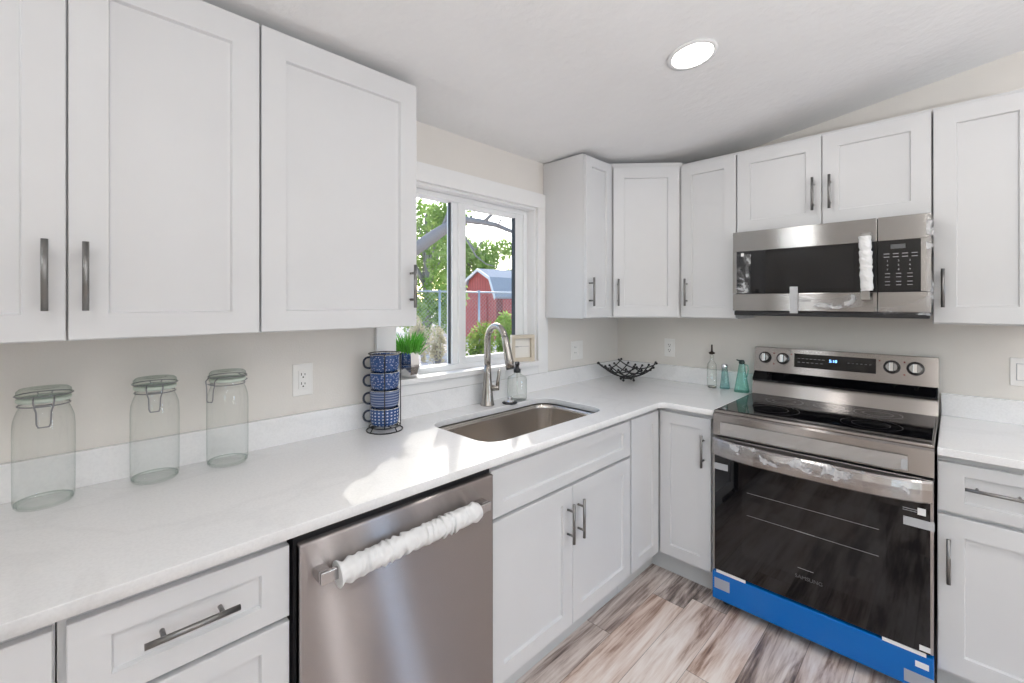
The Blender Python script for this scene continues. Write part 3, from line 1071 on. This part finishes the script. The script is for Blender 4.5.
t = thing('oil_bottle', 'teal glass pyramid cruet with a dark stopper and handle, next to the range', 'bottle', (.862, -.090, .9143), .2)
MB().lathe([(.040, 0), (.0425, .004), (.032, .06), (.0215, .12), (.0155, .155), (.0145, .163)], 32, squash=sq, cap1=False).obj('bottle', TEALG, t)
MB().tube([(.014, .0, .155), (.030, 0, .152), (.033, 0, .125), (.028, 0, .095), (.024, 0, .085)], .0032, 8).obj('handle', TEALG, t)
mb = MB(); mb.lathe([(.0135, .158), (.016, .166), (.0145, .176), (.009, .181)], 18)
mb.tube([(0, 0, .174), (-.016, -.006, .178), (-.026, -.009, .182)], [.005, .004, .003], 8)
mb.obj('stopper', mat('stopper_dark_green', (.03, .05, .045), .3), t)

# ------------------------------------------------------------------ outlets
def outlet(loc, rz, label, kind):
    t = thing('wall_outlet' if kind != 'switch' else 'wall_switch', label, 'outlet' if kind != 'switch' else 'switch', loc, rz)
    hw_ = .062 if kind == 'double' else .036
    p = MB().box(-hw_, hw_, -.005, 0, -.059, .059, .002).obj('cover_plate', OUTLETW, t)
    if kind == 'outlet':
        s = MB().box(-.017, .017, -.0075, -.004, -.034, .034, .001).obj('socket', OUTLETW, t)
        for z in (.016, -.018):
            mb = MB()
            mb.box(-.0075, -.0050, -.0080, -.0060, z, z + .009); mb.box(.0050, .0075, -.0080, -.0060, z, z + .007)
            mb.box(-.0025, .0025, -.0080, -.0060, z - .009, z - .004)
            mb.obj('slots', SLOT, s)
    elif kind == 'double':
        s = MB().box(-.040, -.006, -.0075, -.004, -.034, .034, .001).obj('socket', OUTLETW, t)
        for z in (.016, -.018):
            mb = MB()
            mb.box(-.0305, -.028, -.0080, -.0060, z, z + .009); mb.box(-.018, -.0155, -.0080, -.0060, z, z + .007)
            mb.obj('slots', SLOT, s)
        MB().box(.008, .040, -.0085, -.004, -.034, .034, .002).obj('rocker', OUTLETW, t)
    else:
        s = MB().box(-.017, .017, -.0085, -.004, -.034, .034, .002).obj('rocker', OUTLETW, t)
        MB().box(-.018, .018, -.0056, -.0045, -.035, .035).obj('reveal', mat('switch_reveal', (.25, .27, .36), .5), t)
    return t
outlet((.0, -2.190, 1.136), PI / 2, 'white duplex outlet on the wall left of the blue mugs', 'outlet')
outlet((.0, -.493, 1.118), PI / 2, 'wide two-gang cover plate on the window wall between the window and the corner', 'double')
outlet((.392, 0, 1.126), 0, 'white outlet on the back wall behind the wire bowl and bottles', 'outlet')
outlet((1.925, 0, 1.132), 0, 'white rocker switch at the right edge of the picture, right of the range', 'switch')

# ------------------------------------------------------------------ recessed ceiling lights
lamp_xy = [(1.035, -1.18), (1.6, -3.3), (2.3, -1.3), (3.55, -1.1), (2.9, -3.2), (4.1, -3.2)]  # only the first is seen; the rest are added to light the room
for i, (x, y) in enumerate(lamp_xy):
    z = ceil_z(x)
    sl = (ceil_z(x + .05) - ceil_z(x - .05)) / .1
    t = thing('recessed_light', 'round white recessed ceiling light glowing above the sink side of the kitchen' if i == 0 else 'round white recessed ceiling light, added out of view', 'ceiling light', (x, y, z - .0005))
    t.rotation_euler = (0, -math.atan(sl), 0)
    if i: t['group'] = 'added ceiling lights'
    MB().lathe([(.072, -.001), (.088, -.002), (.090, -.006), (.074, -.009), (.072, -.006)], 40, cap0=False, cap1=False).obj('trim_ring', TRIM, t)
    MB().lathe([(.002, -.0065), (.073, -.0065)], 40, cap0=True, cap1=False).obj('lens', mat('lamp_lens', (.9, .9, .9), .5, emit=(1, .96, .90), estr=14), t)
    ld = bpy.data.lights.new('lamp', 'AREA')
    ld.shape = 'DISK'; ld.size = .14; ld.energy = 3.7; ld.color = (1, .975, .95)
    lo = bpy.data.objects.new('lamp', ld); sc.collection.objects.link(lo)
    lo.parent = t; lo.location = (0, 0, -.012)

# floor lamp body added out of view to house the ceiling fill light
t = thing('added_floor_lamp', 'added floor lamp, unseen, with an upturned white bowl shade around the ceiling fill light', 'lamp', (3.0, -2.6, 0))
MB().lathe([(.15, .001), (.15, .02), (.02, .035)], 32).obj('base', TRIM, t)
MB().tube([(0, 0, .03), (0, 0, 1.27)], .012, 12).obj('pole', TRIM, t)
MB().lathe([(.02, 1.26), (.16, 1.29), (.26, 1.345), (.29, 1.40), (.28, 1.40), (.25, 1.355), (.15, 1.305), (.02, 1.28)], 40).obj('shade', TRIM, t)

# ------------------------------------------------------------------ film / foam helpers
def crumple(name, x0, x1, z0, z1, y, nx, nz, amp, m, parent, seed=1, topf=None, botf=None, plane='y'):
    random.seed(seed)
    mb = MB(); G = []
    for i in range(nx + 1):
        row = []
        u = i / nx
        a = topf(u) if topf else z1
        b = botf(u) if botf else z0
        for j in range(nz + 1):
            v = j / nz
            x = x0 + (x1 - x0) * u; z = b + (a - b) * v
            row.append(mb.bm.verts.new((x + random.uniform(-1, 1) * amp * .5, y - abs(random.gauss(0, 1)) * amp, z + random.uniform(-1, 1) * amp * .5)))
        G.append(row)
    for i in range(nx):
        for j in range(nz):
            mb.bm.faces.new((G[i][j], G[i + 1][j], G[i + 1][j + 1], G[i][j + 1]))
    return mb.obj(name, m, parent)

def foam_wrap(pts, r, name, parent, seed=2, step=1.0):
    # a thin ruffled foam sleeve: irregular gathers of different depth and slant
    random.seed(seed)
    P_ = [Vector(p) for p in pts]; n_ = 120; sg = 36
    cs, rs = [], []
    g, k_next, amp = 0, 0, 0
    knots = []
    x = 0
    while x < 1.05:
        knots.append((x, (-1) ** len(knots) * random.uniform(.06, .20)))
        x += random.uniform(.010, .042) * step
    def rad(f):
        for (a, ra), (b, rb) in zip(knots, knots[1:]):
            if a <= f <= b:
                t = (f - a) / (b - a); t = t * t * (3 - 2 * t)
                return ra + (rb - ra) * t
        return 0
    for k in range(n_ + 1):
        f_ = k / n_ * (len(P_) - 1); i = min(int(f_), len(P_) - 2); w = f_ - i
        cs.append(P_[i].lerp(P_[i + 1], w))
    mb = MB(); mb.tube(cs, [r] * (n_ + 1), sg)
    ax = (P_[-1] - P_[0]).normalized(); L = (P_[-1] - P_[0]).length
    for v in mb.bm.verts:
        f = (v.co - P_[0]).dot(ax) / L
        c = P_[0] + ax * (f * L)
        i = min(int(max(0, min(.999, f)) * (len(P_) - 1)), len(P_) - 2)
        c = P_[i] + (P_[i + 1] - P_[i]) * ((f * (len(P_) - 1)) - i)
        d = v.co - c
        th = math.atan2(d.z if abs(ax.z) < .5 else d.x, d.y)
        ff = min(1, max(0, f + .009 * math.sin(th + seed) + .006 * math.sin(3 * th + f * 30)))
        v.co = c + d * (1 + (rad(ff) if step < 2 else rad(ff) * .6) * (.8 + .4 * math.sin(2 * th + f * 17)) + .05 * math.sin(7 * th + f * 70) * math.sin(f * 41))
    return mb.obj(name, FOAM, parent)

# ------------------------------------------------------------------ dishwasher
dw = thing('dishwasher', 'stainless steel dishwasher with a foam-wrapped bar handle, under the counter left of the sink', 'dishwasher', (0, -2.446, 0), PI / 2)
MB().box(.006, .614, -.605, -.02, .105, .878, .002).obj('tub', BLACKP, dw)
MB().box(.004, .616, -.636, -.606, .10, .8745).obj('door_edge', BLACKP, dw)
MB().box(.009, .611, -.662, -.637, .115, .866, .005).obj('door', STEEL_DW, dw)
MB().box(.02, .60, -.56, -.54, .0, .105).obj('toe_kick', BLACKP, dw)
hb = MB()
hb.box(.040, .562, -.705, -.694, .778, .806, .002)
hb.box(.040, .066, -.694, -.661, .779, .805, .002)
hb.box(.536, .562, -.694, -.661, .779, .805, .002)
h = hb.obj('handle', mat('handle_steel', (.50, .49, .49), .22, metal=1), dw)
foam_wrap([(.080, -.699, .786), (.25, -.699, .790), (.40, -.699, .791), (.512, -.699, .793)], .026, 'foam_sleeve', h, 5)

# ------------------------------------------------------------------ microwave
mw = thing('microwave', 'stainless over-the-range microwave with protective film still on it', 'microwave', (.917, 0, 0))
W = .741
MB().box(.002, W - .002, -.365, -.003, 1.368, 1.778, .002).obj('body', BLACKP, mw)
mb = MB()
mb.box(.0, .574, -.40, -.366, 1.680, 1.779, .002)
mb.box(.0, .574, -.40, -.366, 1.382, 1.466, .002)
mb.box(.0, .018, -.40, -.366, 1.468, 1.680)
door = mb.obj('door', STEEL_X, mw)
MB().box(.018, .574, -.399, -.367, 1.468, 1.680).obj('window', GLASSBLK, door)
MB().box(.105, .495, -.4005, -.3985, 1.488, 1.664).obj('window_screen', GLASSDK, door)
mb = MB()
mb.box(.5765, W, -.40, -.366, 1.680, 1.779, .002)
mb.box(.5765, W, -.40, -.366, 1.382, 1.466, .002)
mb.box(W - .030, W, -.40, -.366, 1.468, 1.680)
cp = mb.obj('control_side', STEEL_X, mw)
MB().box(.5765, W - .030, -.399, -.367, 1.468, 1.680).obj('control_panel', GLASSBLK, cp)
MB().box(.618, .664, -.4000, -.3988, 1.645, 1.663).obj('display', mat('unlit_display', (.10, .105, .11), .3), cp)
mb = MB()
for z, xs_ in ((1.623, 4), (1.610, 4)):
    for k in range(xs_): mb.box(.596 + k * .029, .596 + k * .029 + .018, -.3998, -.3988, z, z + .003)
mb.obj('key_legends', GREYINK, cp)
for r_, row in enumerate(('1 2 3', '4 5 6', '7 8 9')):
    for k, ch in enumerate(row.split()):
        text_mesh(ch, .010, 'digit', mat('pale_grey_ink', (.45, .45, .46), .6), cp, (.608 + k * .035, -.3996, 1.595 - r_ * .018), (PI / 2, 0, 0))
mb = MB()
for z in (1.541, 1.527, 1.508, 1.494):
    for k in range(3): mb.box(.600 + k * .035, .616 + k * .035, -.3998, -.3988, z, z + .0028)
mb.obj('key_legends', GREYINK, cp)
text_mesh('SAMSUNG', .017, 'brand_lettering', mat('lettering_dark', (.10, .10, .10), .4), door, (.300, -.4004, 1.432), (PI / 2, 0, 0))
# underside vent strip and dark lower edge
mb = MB(); mb.box(.004, W - .004, -.392, -.366, 1.358, 1.380, .003)
mb.obj('lower_vent', BLACKP, mw)
MB().box(.02, .09, -.36, -.20, 1.355, 1.3675).obj('task_light', mat('grey_metal_part', (.4, .39, .38), .4, metal=.8), mw)
hm = MB()
pts = [(.539, -.401, 1.720), (.539, -.432, 1.705), (.539, -.440, 1.66), (.539, -.443, 1.58), (.539, -.440, 1.49), (.539, -.434, 1.445), (.539, -.401, 1.425)]
hm.box(.524, .556, -.448, -.438, 1.432, 1.716, .003)
hm.box(.526, .554, -.438, -.401, 1.700, 1.716, .002)
hm.box(.526, .554, -.438, -.401, 1.432, 1.448, .002)
h = hm.obj('handle', mat('handle_dark_steel', (.34, .33, .32), .25, metal=1), mw)
foam_wrap([(.538, -.443, 1.700), (.542, -.445, 1.61), (.543, -.445, 1.55), (.546, -.443, 1.472)], .021, 'foam_sleeve', h, 9, 3.0)
crumple('plastic_film', .27, .53, 1.37, 1.44, -.405, 34, 8, .004, FILM, mw, 3, topf=lambda u: 1.440 + .030 * max(0, u - .55) / .45 + .018 * max(0, .2 - u) / .2, botf=lambda u: 1.383 + .02 * u)
crumple('plastic_film', .565, .748, 1.37, 1.44, -.405, 26, 8, .005, FILM, mw, 7, topf=lambda u: 1.402 + .06 * u ** 2.5, botf=lambda u: 1.374)
crumple('plastic_film', .728, .748, 1.37, 1.78, -.404, 4, 30, .0035, FILM, mw, 8)
crumple('plastic_film', .018, .085, 1.470, 1.665, -.403, 8, 18, .0025, FILM, mw, 11)
MB().box(.255, .288, -.4065, -.4045, 1.372, 1.497).obj('tape', TAPE, mw)
MB().box(.040, .054, -.4042, -.4030, 1.655, 1.671).obj('sticker', LABELW, mw)

# ------------------------------------------------------------------ range
rg = thing('range', 'freestanding stainless electric range with black glass door and blue film on its bottom drawer', 'range', (.9175, 0, 0))
W = .7555
MB().box(.002, W - .002, -.635, -.06, .035, .905, .002).obj('body', mat('range_side_black', (.03, .03, .032), .4), rg)
# cooktop
ct = MB().box(0, W, -.652, -.105, .9055, .917, .003).obj('cooktop_rim', STEEL_RANGE, rg)
glass = MB().box(.007, W - .007, -.630, -.108, .9171, .9205, .0012).obj('glass_cooktop', GLASSBLK, rg)
mb = MB()
for (cx_, cy_, rr_) in ((.19, -.47, .115), (.19, -.23, .08), (.56, -.47, .10), (.56, -.23, .085), (.375, -.215, .06)):
    for q in (rr_, rr_ * .62):
        mb.lathe([(q, .9206), (q + .0012, .9206)], 48, (cx_, cy_, 0), cap0=False, cap1=False)
mb.obj('burner_rings', mat('burner_print', (.06, .06, .062), .3), glass)
# front rail (covered with a clear protective sheet)
fr_ = MB(); fr_.prism([(-.652, .9050), (-.664, .898), (-.668, .806), (-.655, .800), (-.63, .800), (-.63, .9050)], 'x', 0, W)
fr_ = fr_.obj('front_rail', STEEL_RANGE, rg)
crumple('protective_sheet', .035, W - .07, .812, .868, -.671, 30, 4, .0012, mat('pearl_sheet', (.45, .43, .415), .35, metal=.35), fr_, 21)
MB().box(W - .088, W - .070, -.6755, -.6735, .820, .856).obj('tape', TAPE, fr_)
# door
dr_ = MB().box(.002, W - .002, -.662, -.637, .178, .794, .002).obj('door', mat('door_edge_steel', (.5, .48, .47), .3, metal=1), rg)
MB().box(.010, W - .010, -.675, -.6625, .182, .715, .002).obj('door_glass', GLASSBLK, dr_)
MB().box(.13, W - .13, -.6752, -.6745, .290, .640).obj('oven_window', GLASSDK, dr_)
mb = MB()
for z in (.575, .475): mb.box(.15, W - .15, -.67535, -.6750, z, z + .0016)
mb.box(.335, .405, -.6756, -.6750, .4745, .4775); mb.box(.345, .400, -.6756, -.6750, .3255, .3275)
mb.obj('oven_rack_lines', mat('rack_line', (.30, .30, .30), .4), dr_)
# bowed handle: a broad band across the top of the door
hb = MB(); n_ = 28; secs = []
for k in range(n_ + 1):
    u = k / n_; x = .004 + (W - .008) * u
    bow = .046 * (1 - (2 * u - 1) ** 4) ** 1.0
    y = -.680 - bow
    dz = -.004 * (1 - (2 * u - 1) ** 2)
    secs.append([hb.bm.verts.new((x, yy, zz + dz)) for yy, zz in ((y + .013, .794), (y + .004, .795), (y - .003, .788), (y - .008, .765), (y - .003, .722), (y + .004, .716), (y + .013, .718))])
for A_, B_ in zip(secs, secs[1:]):
    m_ = len(A_)
    for k in range(m_):
        f_ = hb.bm.faces.new((A_[k], A_[(k + 1) % m_], B_[(k + 1) % m_], B_[k])); f_.smooth = False
hb.bm.faces.new(secs[0]); hb.bm.faces.new(secs[-1][::-1])
for s in (.004, W - .034): hb.box(s, s + .030, -.672, -.662, .720, .792)
hd_ = hb.obj('handle', STEEL_RANGE, dr_)
cr = crumple('plastic_film', .01, W - .03, .74, .80, -.690, 90, 5, .0035, FILM, hd_, 31)
for v in cr.data.vertices:
    u = v.co.x / W
    v.co.y -= .046 * max(0, (1 - (2 * u - 1) ** 4)) + .002
text_mesh('SAMSUNG', .021, 'brand_lettering', mat('lettering_grey', (.10, .10, .10), .4), dr_, (.383, -.6756, .290), (PI / 2, 0, 0))
mb = MB()
mb.box(.672, .712, -.6765, -.6752, .681, .6835); mb.box(.672, .710, -.6765, -.6752, .674, .6762)
mb.obj('printed_notes', GREYINK, dr_)
MB().box(.712, .734, -.6765, -.6750, .668, .692).obj('sticker', LABELW, dr_)
MB().box(.674, W + .001, -.6775, -.6755, .622, .652).obj('tape', TAPE, dr_)
MB().box(.012, .070, -.6775, -.6755, .650, .678).obj('tape', TAPE, dr_)
MB().box(.717, .746, -.6765, -.6750, .190, .208).obj('sticker', LABELW, dr_)
MB().box(.02, .145, -.680, -.6755, .172, .1835).obj('foam_strip', LABELW, dr_)
MB().box(.615, .735, -.680, -.6755, .172, .1835).obj('foam_strip', LABELW, dr_)
# bottom drawer under blue film
dwr = MB().box(.001, W - .001, -.678, -.637, .046, .1715, .004).obj('bottom_drawer', BLUEFILM, rg)
MB().box(.012, .078, -.6800, -.6780, .098, .145).obj('tape', TAPE, dwr)
MB().box(.676, W, -.6800, -.6780, .060, .103).obj('tape', TAPE, dwr)
MB().box(.706, .742, -.6800, -.6780, .128, .148).obj('sticker', LABELW, dwr)
for x_ in (.04, W - .04):
    for y_ in (-.60, -.12): MB().lathe([(.018, .0005), (.018, .012), (.010, .014), (.010, .036)], 16, (x_, y_, 0)).obj('foot', BLACKP, rg)
# backguard
bg = MB()
bg.prism([(-.10, .9185), (-.078, .988), (-.030, .988), (-.030, .9185)], 'x', 0, W)
bg = bg.obj('backguard', STEEL_RANGE, rg)
MB().prism([(-.096, .989), (-.096, 1.000), (-.058, 1.040), (-.030, 1.040), (-.030, .989)], 'x', .002, W - .002).obj('vent_louver', GLASSBLK, bg)
pl = MB().prism([(-.062, 1.0405), (-.044, 1.172), (-.012, 1.172), (-.012, 1.0405)], 'x', 0, W).obj('control_panel', STEEL_RANGE, bg)
MB().box(.003, W - .003, -.028, -.004, .90, 1.165).obj('rear_panel', BLACKP, bg)
tilt = math.atan2(.018, .1315)
def on_panel(z, off=0): return -.062 + (z - 1.0405) * .018 / .1315 - off
dsp = MB().box(-.171, .171, -.0015, .002, -.036, .036, .001).obj('display_glass', GLASSBLK, pl)
dsp.location = (.366, on_panel(1.114), 1.114); dsp.rotation_euler = (-tilt, 0, 0)
text_mesh('5:10', .020, 'clock_digits', mat('lit_blue_digits', (.1, .3, .9), .4, emit=(.25, .55, 1), estr=5), dsp, (.0, -.0022, .008), (PI / 2, 0, 0))
mb = MB()
random.seed(5)
for k in range(7): mb.box(-.155 + k * .018, -.143 + k * .018, -.0021, -.0014, .010, .012)
mb.obj('key_legend', GREYINK, dsp); mb = MB()
for k in range(6): mb.box(-.155 + k * .02, -.143 + k * .02, -.0021, -.0014, -.010, -.008)
mb.obj('key_legend', GREYINK, dsp); mb = MB()
for k in range(6): mb.box(.06 + k * .017, .068 + k * .017, -.0021, -.0014, .004, .006)
mb.obj('key_legend', GREYINK, dsp)
for x_ in (.055, .142, .595, .678):
    kb = MB()
    kb.lathe([(.0285, 0), (.0285, .004), (.025, .006), (.0225, .022), (.020, .024)], 32)
    kb.bm.transform(Matrix.Rotation(PI / 2, 4, 'X'))
    k_ = kb.obj('knob', mat('knob_face', (.30, .30, .30), .22, metal=1), pl)
    k_.location = (x_, on_panel(1.117), 1.117); k_.rotation_euler = (-tilt, 0, 0)
    MB().box(-.0075, .0075, -.038, -.022, -.021, .021, .002).obj('grip', mat('knob_steel', (.62, .61, .60), .2, metal=1), k_)
    rb = MB(); rb.lathe([(.0287, -.0005), (.0315, -.0005), (.0315, .0018), (.0287, .0018)], 32, cap0=False, cap1=False)
    rb.bm.transform(Matrix.Rotation(PI / 2, 4, 'X'))
    rb.obj('knob_bezel', BLACKP, k_)
for (x_, z_) in ((.098, 1.143), (.182, 1.143), (.098, 1.085), (.55, 1.143), (.640, 1.143), (.640, 1.085)):
    MB().box(x_ - .003, x_ + .003, on_panel(z_, .0008), on_panel(z_, -.001), z_ - .003, z_ + .003).obj('knob_mark', mat('mark_red', (.25, .05, .04), .5), pl)

# ------------------------------------------------------------------ outside
def at(u, v, dist):    # a point in the yard on the sight line, used only to lay the yard out
    r = Vector((-math.sin(YAW), math.cos(YAW), 0)) + Vector((math.cos(YAW), math.sin(YAW), 0)) * ((u - 512) / 445.55)
    r.z = (302.84 - v) / 445.55
    return Vector(CAM) + r * dist
GZ = -.12
struct(MB().box(-60, -WT - .01, -20, 60, GZ - .2, GZ).obj('ground', GROUND))

# barn-shaped shed
apex = at(480, 270, 19)
t = thing('garden_shed', 'red barn-style shed with a white-edged gambrel roof beyond the fence', 'shed', (apex.x, apex.y, GZ), math.radians(-8))
ht = apex.z - GZ
w = 1.22
prof = [(-w, 0), (w, 0), (w, ht - 1.12), (w * .72, ht - .38), (0, ht), (-w * .72, ht - .38), (-w, ht - 1.12)]
L_ = 3.6
MB().prism(prof, 'y', 0, L_).obj('walls', RED, t)
mb = MB()
rp = [(-w - .10, ht - 1.16), (-w * .74, ht - .34), (0, ht + .06), (w * .74, ht - .34), (w + .10, ht - 1.16)]
rp2 = [(x * .955, z - .07) for x, z in rp][::-1]
mb.prism(rp + rp2, 'y', -.12, L_ + .1)
mb.obj('roof', SHINGLE, t)
mb = MB()
for (a, b) in zip(rp, rp[1:]):
    mb.prism([(a[0], a[1]), (b[0], b[1]), (b[0] * .96, b[1] - .11), (a[0] * .96, a[1] - .11)], 'y', -.16, -.12)
mb.obj('fascia', TRIM, t)
MB().box(w + .001, w + .03, .3, L_ - .2, .05, ht - 1.25).obj('side_panel', RED2, t)
MB().box(-.5, .5, -.04, -.001, .05, 1.75, .01).obj('door', RED, t)
mb = MB(); mb.box(-.56, -.5, -.05, -.001, .05, 1.81); mb.box(.5, .56, -.05, -.001, .05, 1.81); mb.box(-.5, .5, -.05, -.001, 1.75, 1.81)
mb.obj('door_trim', RED2, t)

# chain link fence
fa, fb = at(395, 291, 11), at(545, 290.5, 14)
fd = Vector((fb.x - fa.x, fb.y - fa.y, 0)); FL = fd.length
t = thing('chain_link_fence', 'galvanised chain-link fence across the yard in front of the red shed', 'fence', (fa.x, fa.y, GZ), math.atan2(fd.y, fd.x))
FH = 1.72 - GZ
MB().tube([(0, 0, FH), (FL, 0, FH)], .025, 8).obj('top_rail', GALV, t)
np_ = 4
for k in range(np_ + 1): MB().tube([(FL * k / np_, 0, 0), (FL * k / np_, 0, FH + .05)], .032, 8).obj('post', GALV, t)
mb = MB()
st = .11
k = -FH
while k < FL:
    for s in (1, -1):
        a = Vector((k, .004 * s, 0 if s > 0 else FH)); b = Vector((k + FH, .004 * s, FH if s > 0 else 0))
        if a.x < 0: f_ = -a.x / FH; a = a.lerp(b, f_)
        if b.x > FL: f_ = (FL - a.x) / (b.x - a.x); b = a.lerp(b, f_)
        if (b - a).length > .02: mb.tube([a, b], .003, 3, cap=False)
    k += st
mb.obj('mesh', GALV, t)

def leaves(mb, centre, rad, n, size, seed, flat=1.0):
    random.seed(seed)
    for k in range(n):
        while True:
            p = Vector((random.uniform(-1, 1), random.uniform(-1, 1), random.uniform(-1, 1)))
            if p.length < 1: break
        p = Vector((centre[0] + p.x * rad[0], centre[1] + p.y * rad[1], centre[2] + p.z * rad[2]))
        a = Vector((random.gauss(0, 1), random.gauss(0, 1), random.gauss(0, 1))).normalized()
        b = a.orthogonal().normalized()
        s = size * random.uniform(.6, 1.4)
        v = [mb.bm.verts.new(p + a * s), mb.bm.verts.new(p + b * s * .45), mb.bm.verts.new(p - a * s), mb.bm.verts.new(p - b * s * .45)]
        mb.bm.faces.new(v)

def shrub(name, label, u, v_top, dist, half_w, m, seed, cat='shrub', n=900, size=.05):
    top = at(u, v_top, dist)
    t = thing(name, label, cat, (top.x, top.y, GZ))
    h = top.z - GZ
    random.seed(seed)
    mb = MB()
    stems = MB()
    for k in range(9):
        a = random.random() * 6.28; r = random.random() * half_w * .6
        c_ = (r * math.cos(a), r * math.sin(a), h * random.uniform(.35, .8))
        stems.tube([(0, 0, 0), (c_[0] * .5, c_[1] * .5, c_[2] * .6), c_], [.02, .013, .005], 5)
    stems.obj('stems', BARK, t)
    for k in range(7):
        a = random.random() * 6.28; r = random.random() * half_w * .5
        leaves(mb, (r * math.cos(a), r * math.sin(a), h * random.uniform(.4, .72)), (half_w * .6, half_w * .6, h * .3), n // 7, size, seed * 31 + k)
    mb.obj('foliage', m, t)
    return t
shrub('shrub', 'yellow-green bush in the yard seen through the right window pane', 481, 311, 8.5, .36, BUSHL, 1, n=1600, size=.035)
shrub('shrub', 'darker green bush in front of the shed wall, just right of the faucet arch', 507, 309, 9.5, .34, LEAF, 2, n=1800, size=.035)
shrub('dry_shrub', 'pale dry weeds in the yard seen through the left window pane', 437, 322, 8.5, .22, DRY, 3, n=500, size=.04)
shrub('dry_shrub', 'straw-coloured tall weeds at the left edge of the window view', 417, 306, 9.5, .30, DRY, 5, n=600, size=.045)

def tree(label, u, v_top, dist, hw, seed, n, size, v_bot=300, m=LEAF):
    top = at(u, v_top, dist); low = at(u, v_bot, dist)
    t = thing('tree', label, 'tree', (top.x, top.y, GZ), 0)
    h = top.z - GZ
    random.seed(seed)
    br = MB(); fo = MB()
    br.tube([(0, 0, 0), (.1, .05, h * .3), (0, .1, h * .6), (.05, 0, h * .85)], [.16, .13, .09, .03], 8)
    zl = low.z - GZ
    for k in range(16):
        a = random.random() * 6.28; r = hw * math.sqrt(random.random()) * .8
        z = random.uniform(zl + .3, h * .9)
        c_ = (r * math.cos(a), r * math.sin(a), z)
        br.tube([(.03, .04, z * .55), (c_[0] * .5, c_[1] * .5, z * .85), c_], [.06, .04, .012], 6)
        leaves(fo, c_, (hw * .36, hw * .36, (h - zl) * .17), n // 16, size, seed * 77 + k)
    br.obj('trunk', BARK, t)
    fo.obj('foliage', m, t)
    return t
tree('leafy green tree filling the left pane of the window view', 425, 190, 14.5, 1.5, 11, 6000, .085, 325)
tree('distant green tree behind the shed, centre of the window view', 480, 232, 27, 2.0, 12, 5200, .13, 298)
tree('distant pale green tree behind the shed, towards the right of the window view', 520, 262, 30, 2.2, 13, 4200, .13, 300)
tree('distant tree behind the leafy tree, left edge of the window view', 445, 205, 35, 2.0, 14, 5000, .12, 300)

# big bare limb crossing the view
b0 = at(380, 268, 9)
t = thing('leaning_tree', 'old tree with a thick grey bare limb arching across the top of the window view', 'tree', (b0.x, b0.y, GZ))
mb = MB()
P_ = [at(378, 350, 9), at(384, 300, 9), at(400, 262, 9), at(418, 247, 9), at(434, 236, 9), at(452, 224, 9), at(467, 220, 9), at(482, 222, 9), at(496, 225, 9.1), at(513, 232, 9.2), at(530, 240, 9.3)]
P_[0].z = GZ
rs = [.22, .17, .14, .125, .12, .10, .07, .06, .05, .04, .025]
mb.tube([p - Vector((b0.x, b0.y, GZ)) for p in P_], rs, 10)
def twig(L, r):
    mb.tube([at(u, v, d) - Vector((b0.x, b0.y, GZ)) for (u, v, d) in L], [r * (1 - .7 * i / (len(L) - 1)) for i in range(len(L))], 6)
twig([(484, 222, 9), (492, 214, 9), (500, 206, 9.1), (506, 196, 9.2)], .045)
twig([(466, 222, 9), (462, 232, 9), (467, 240, 9), (475, 250, 9), (484, 240, 9), (495, 233, 9)], .03)
twig([(467, 240, 9), (476, 256, 9), (486, 264, 9), (500, 268, 9)], .022)
twig([(498, 226, 9), (503, 215, 9), (511, 208, 9)], .02)
twig([(470, 220, 9), (476, 208, 9), (488, 203, 9)], .02)
twig([(505, 229, 9.1), (508, 240, 9), (511, 247, 9)], .014)
twig([(440, 232, 9), (446, 218, 9), (450, 205, 9), (452, 192, 9)], .04)
mb.obj('limbs', BARK, t)
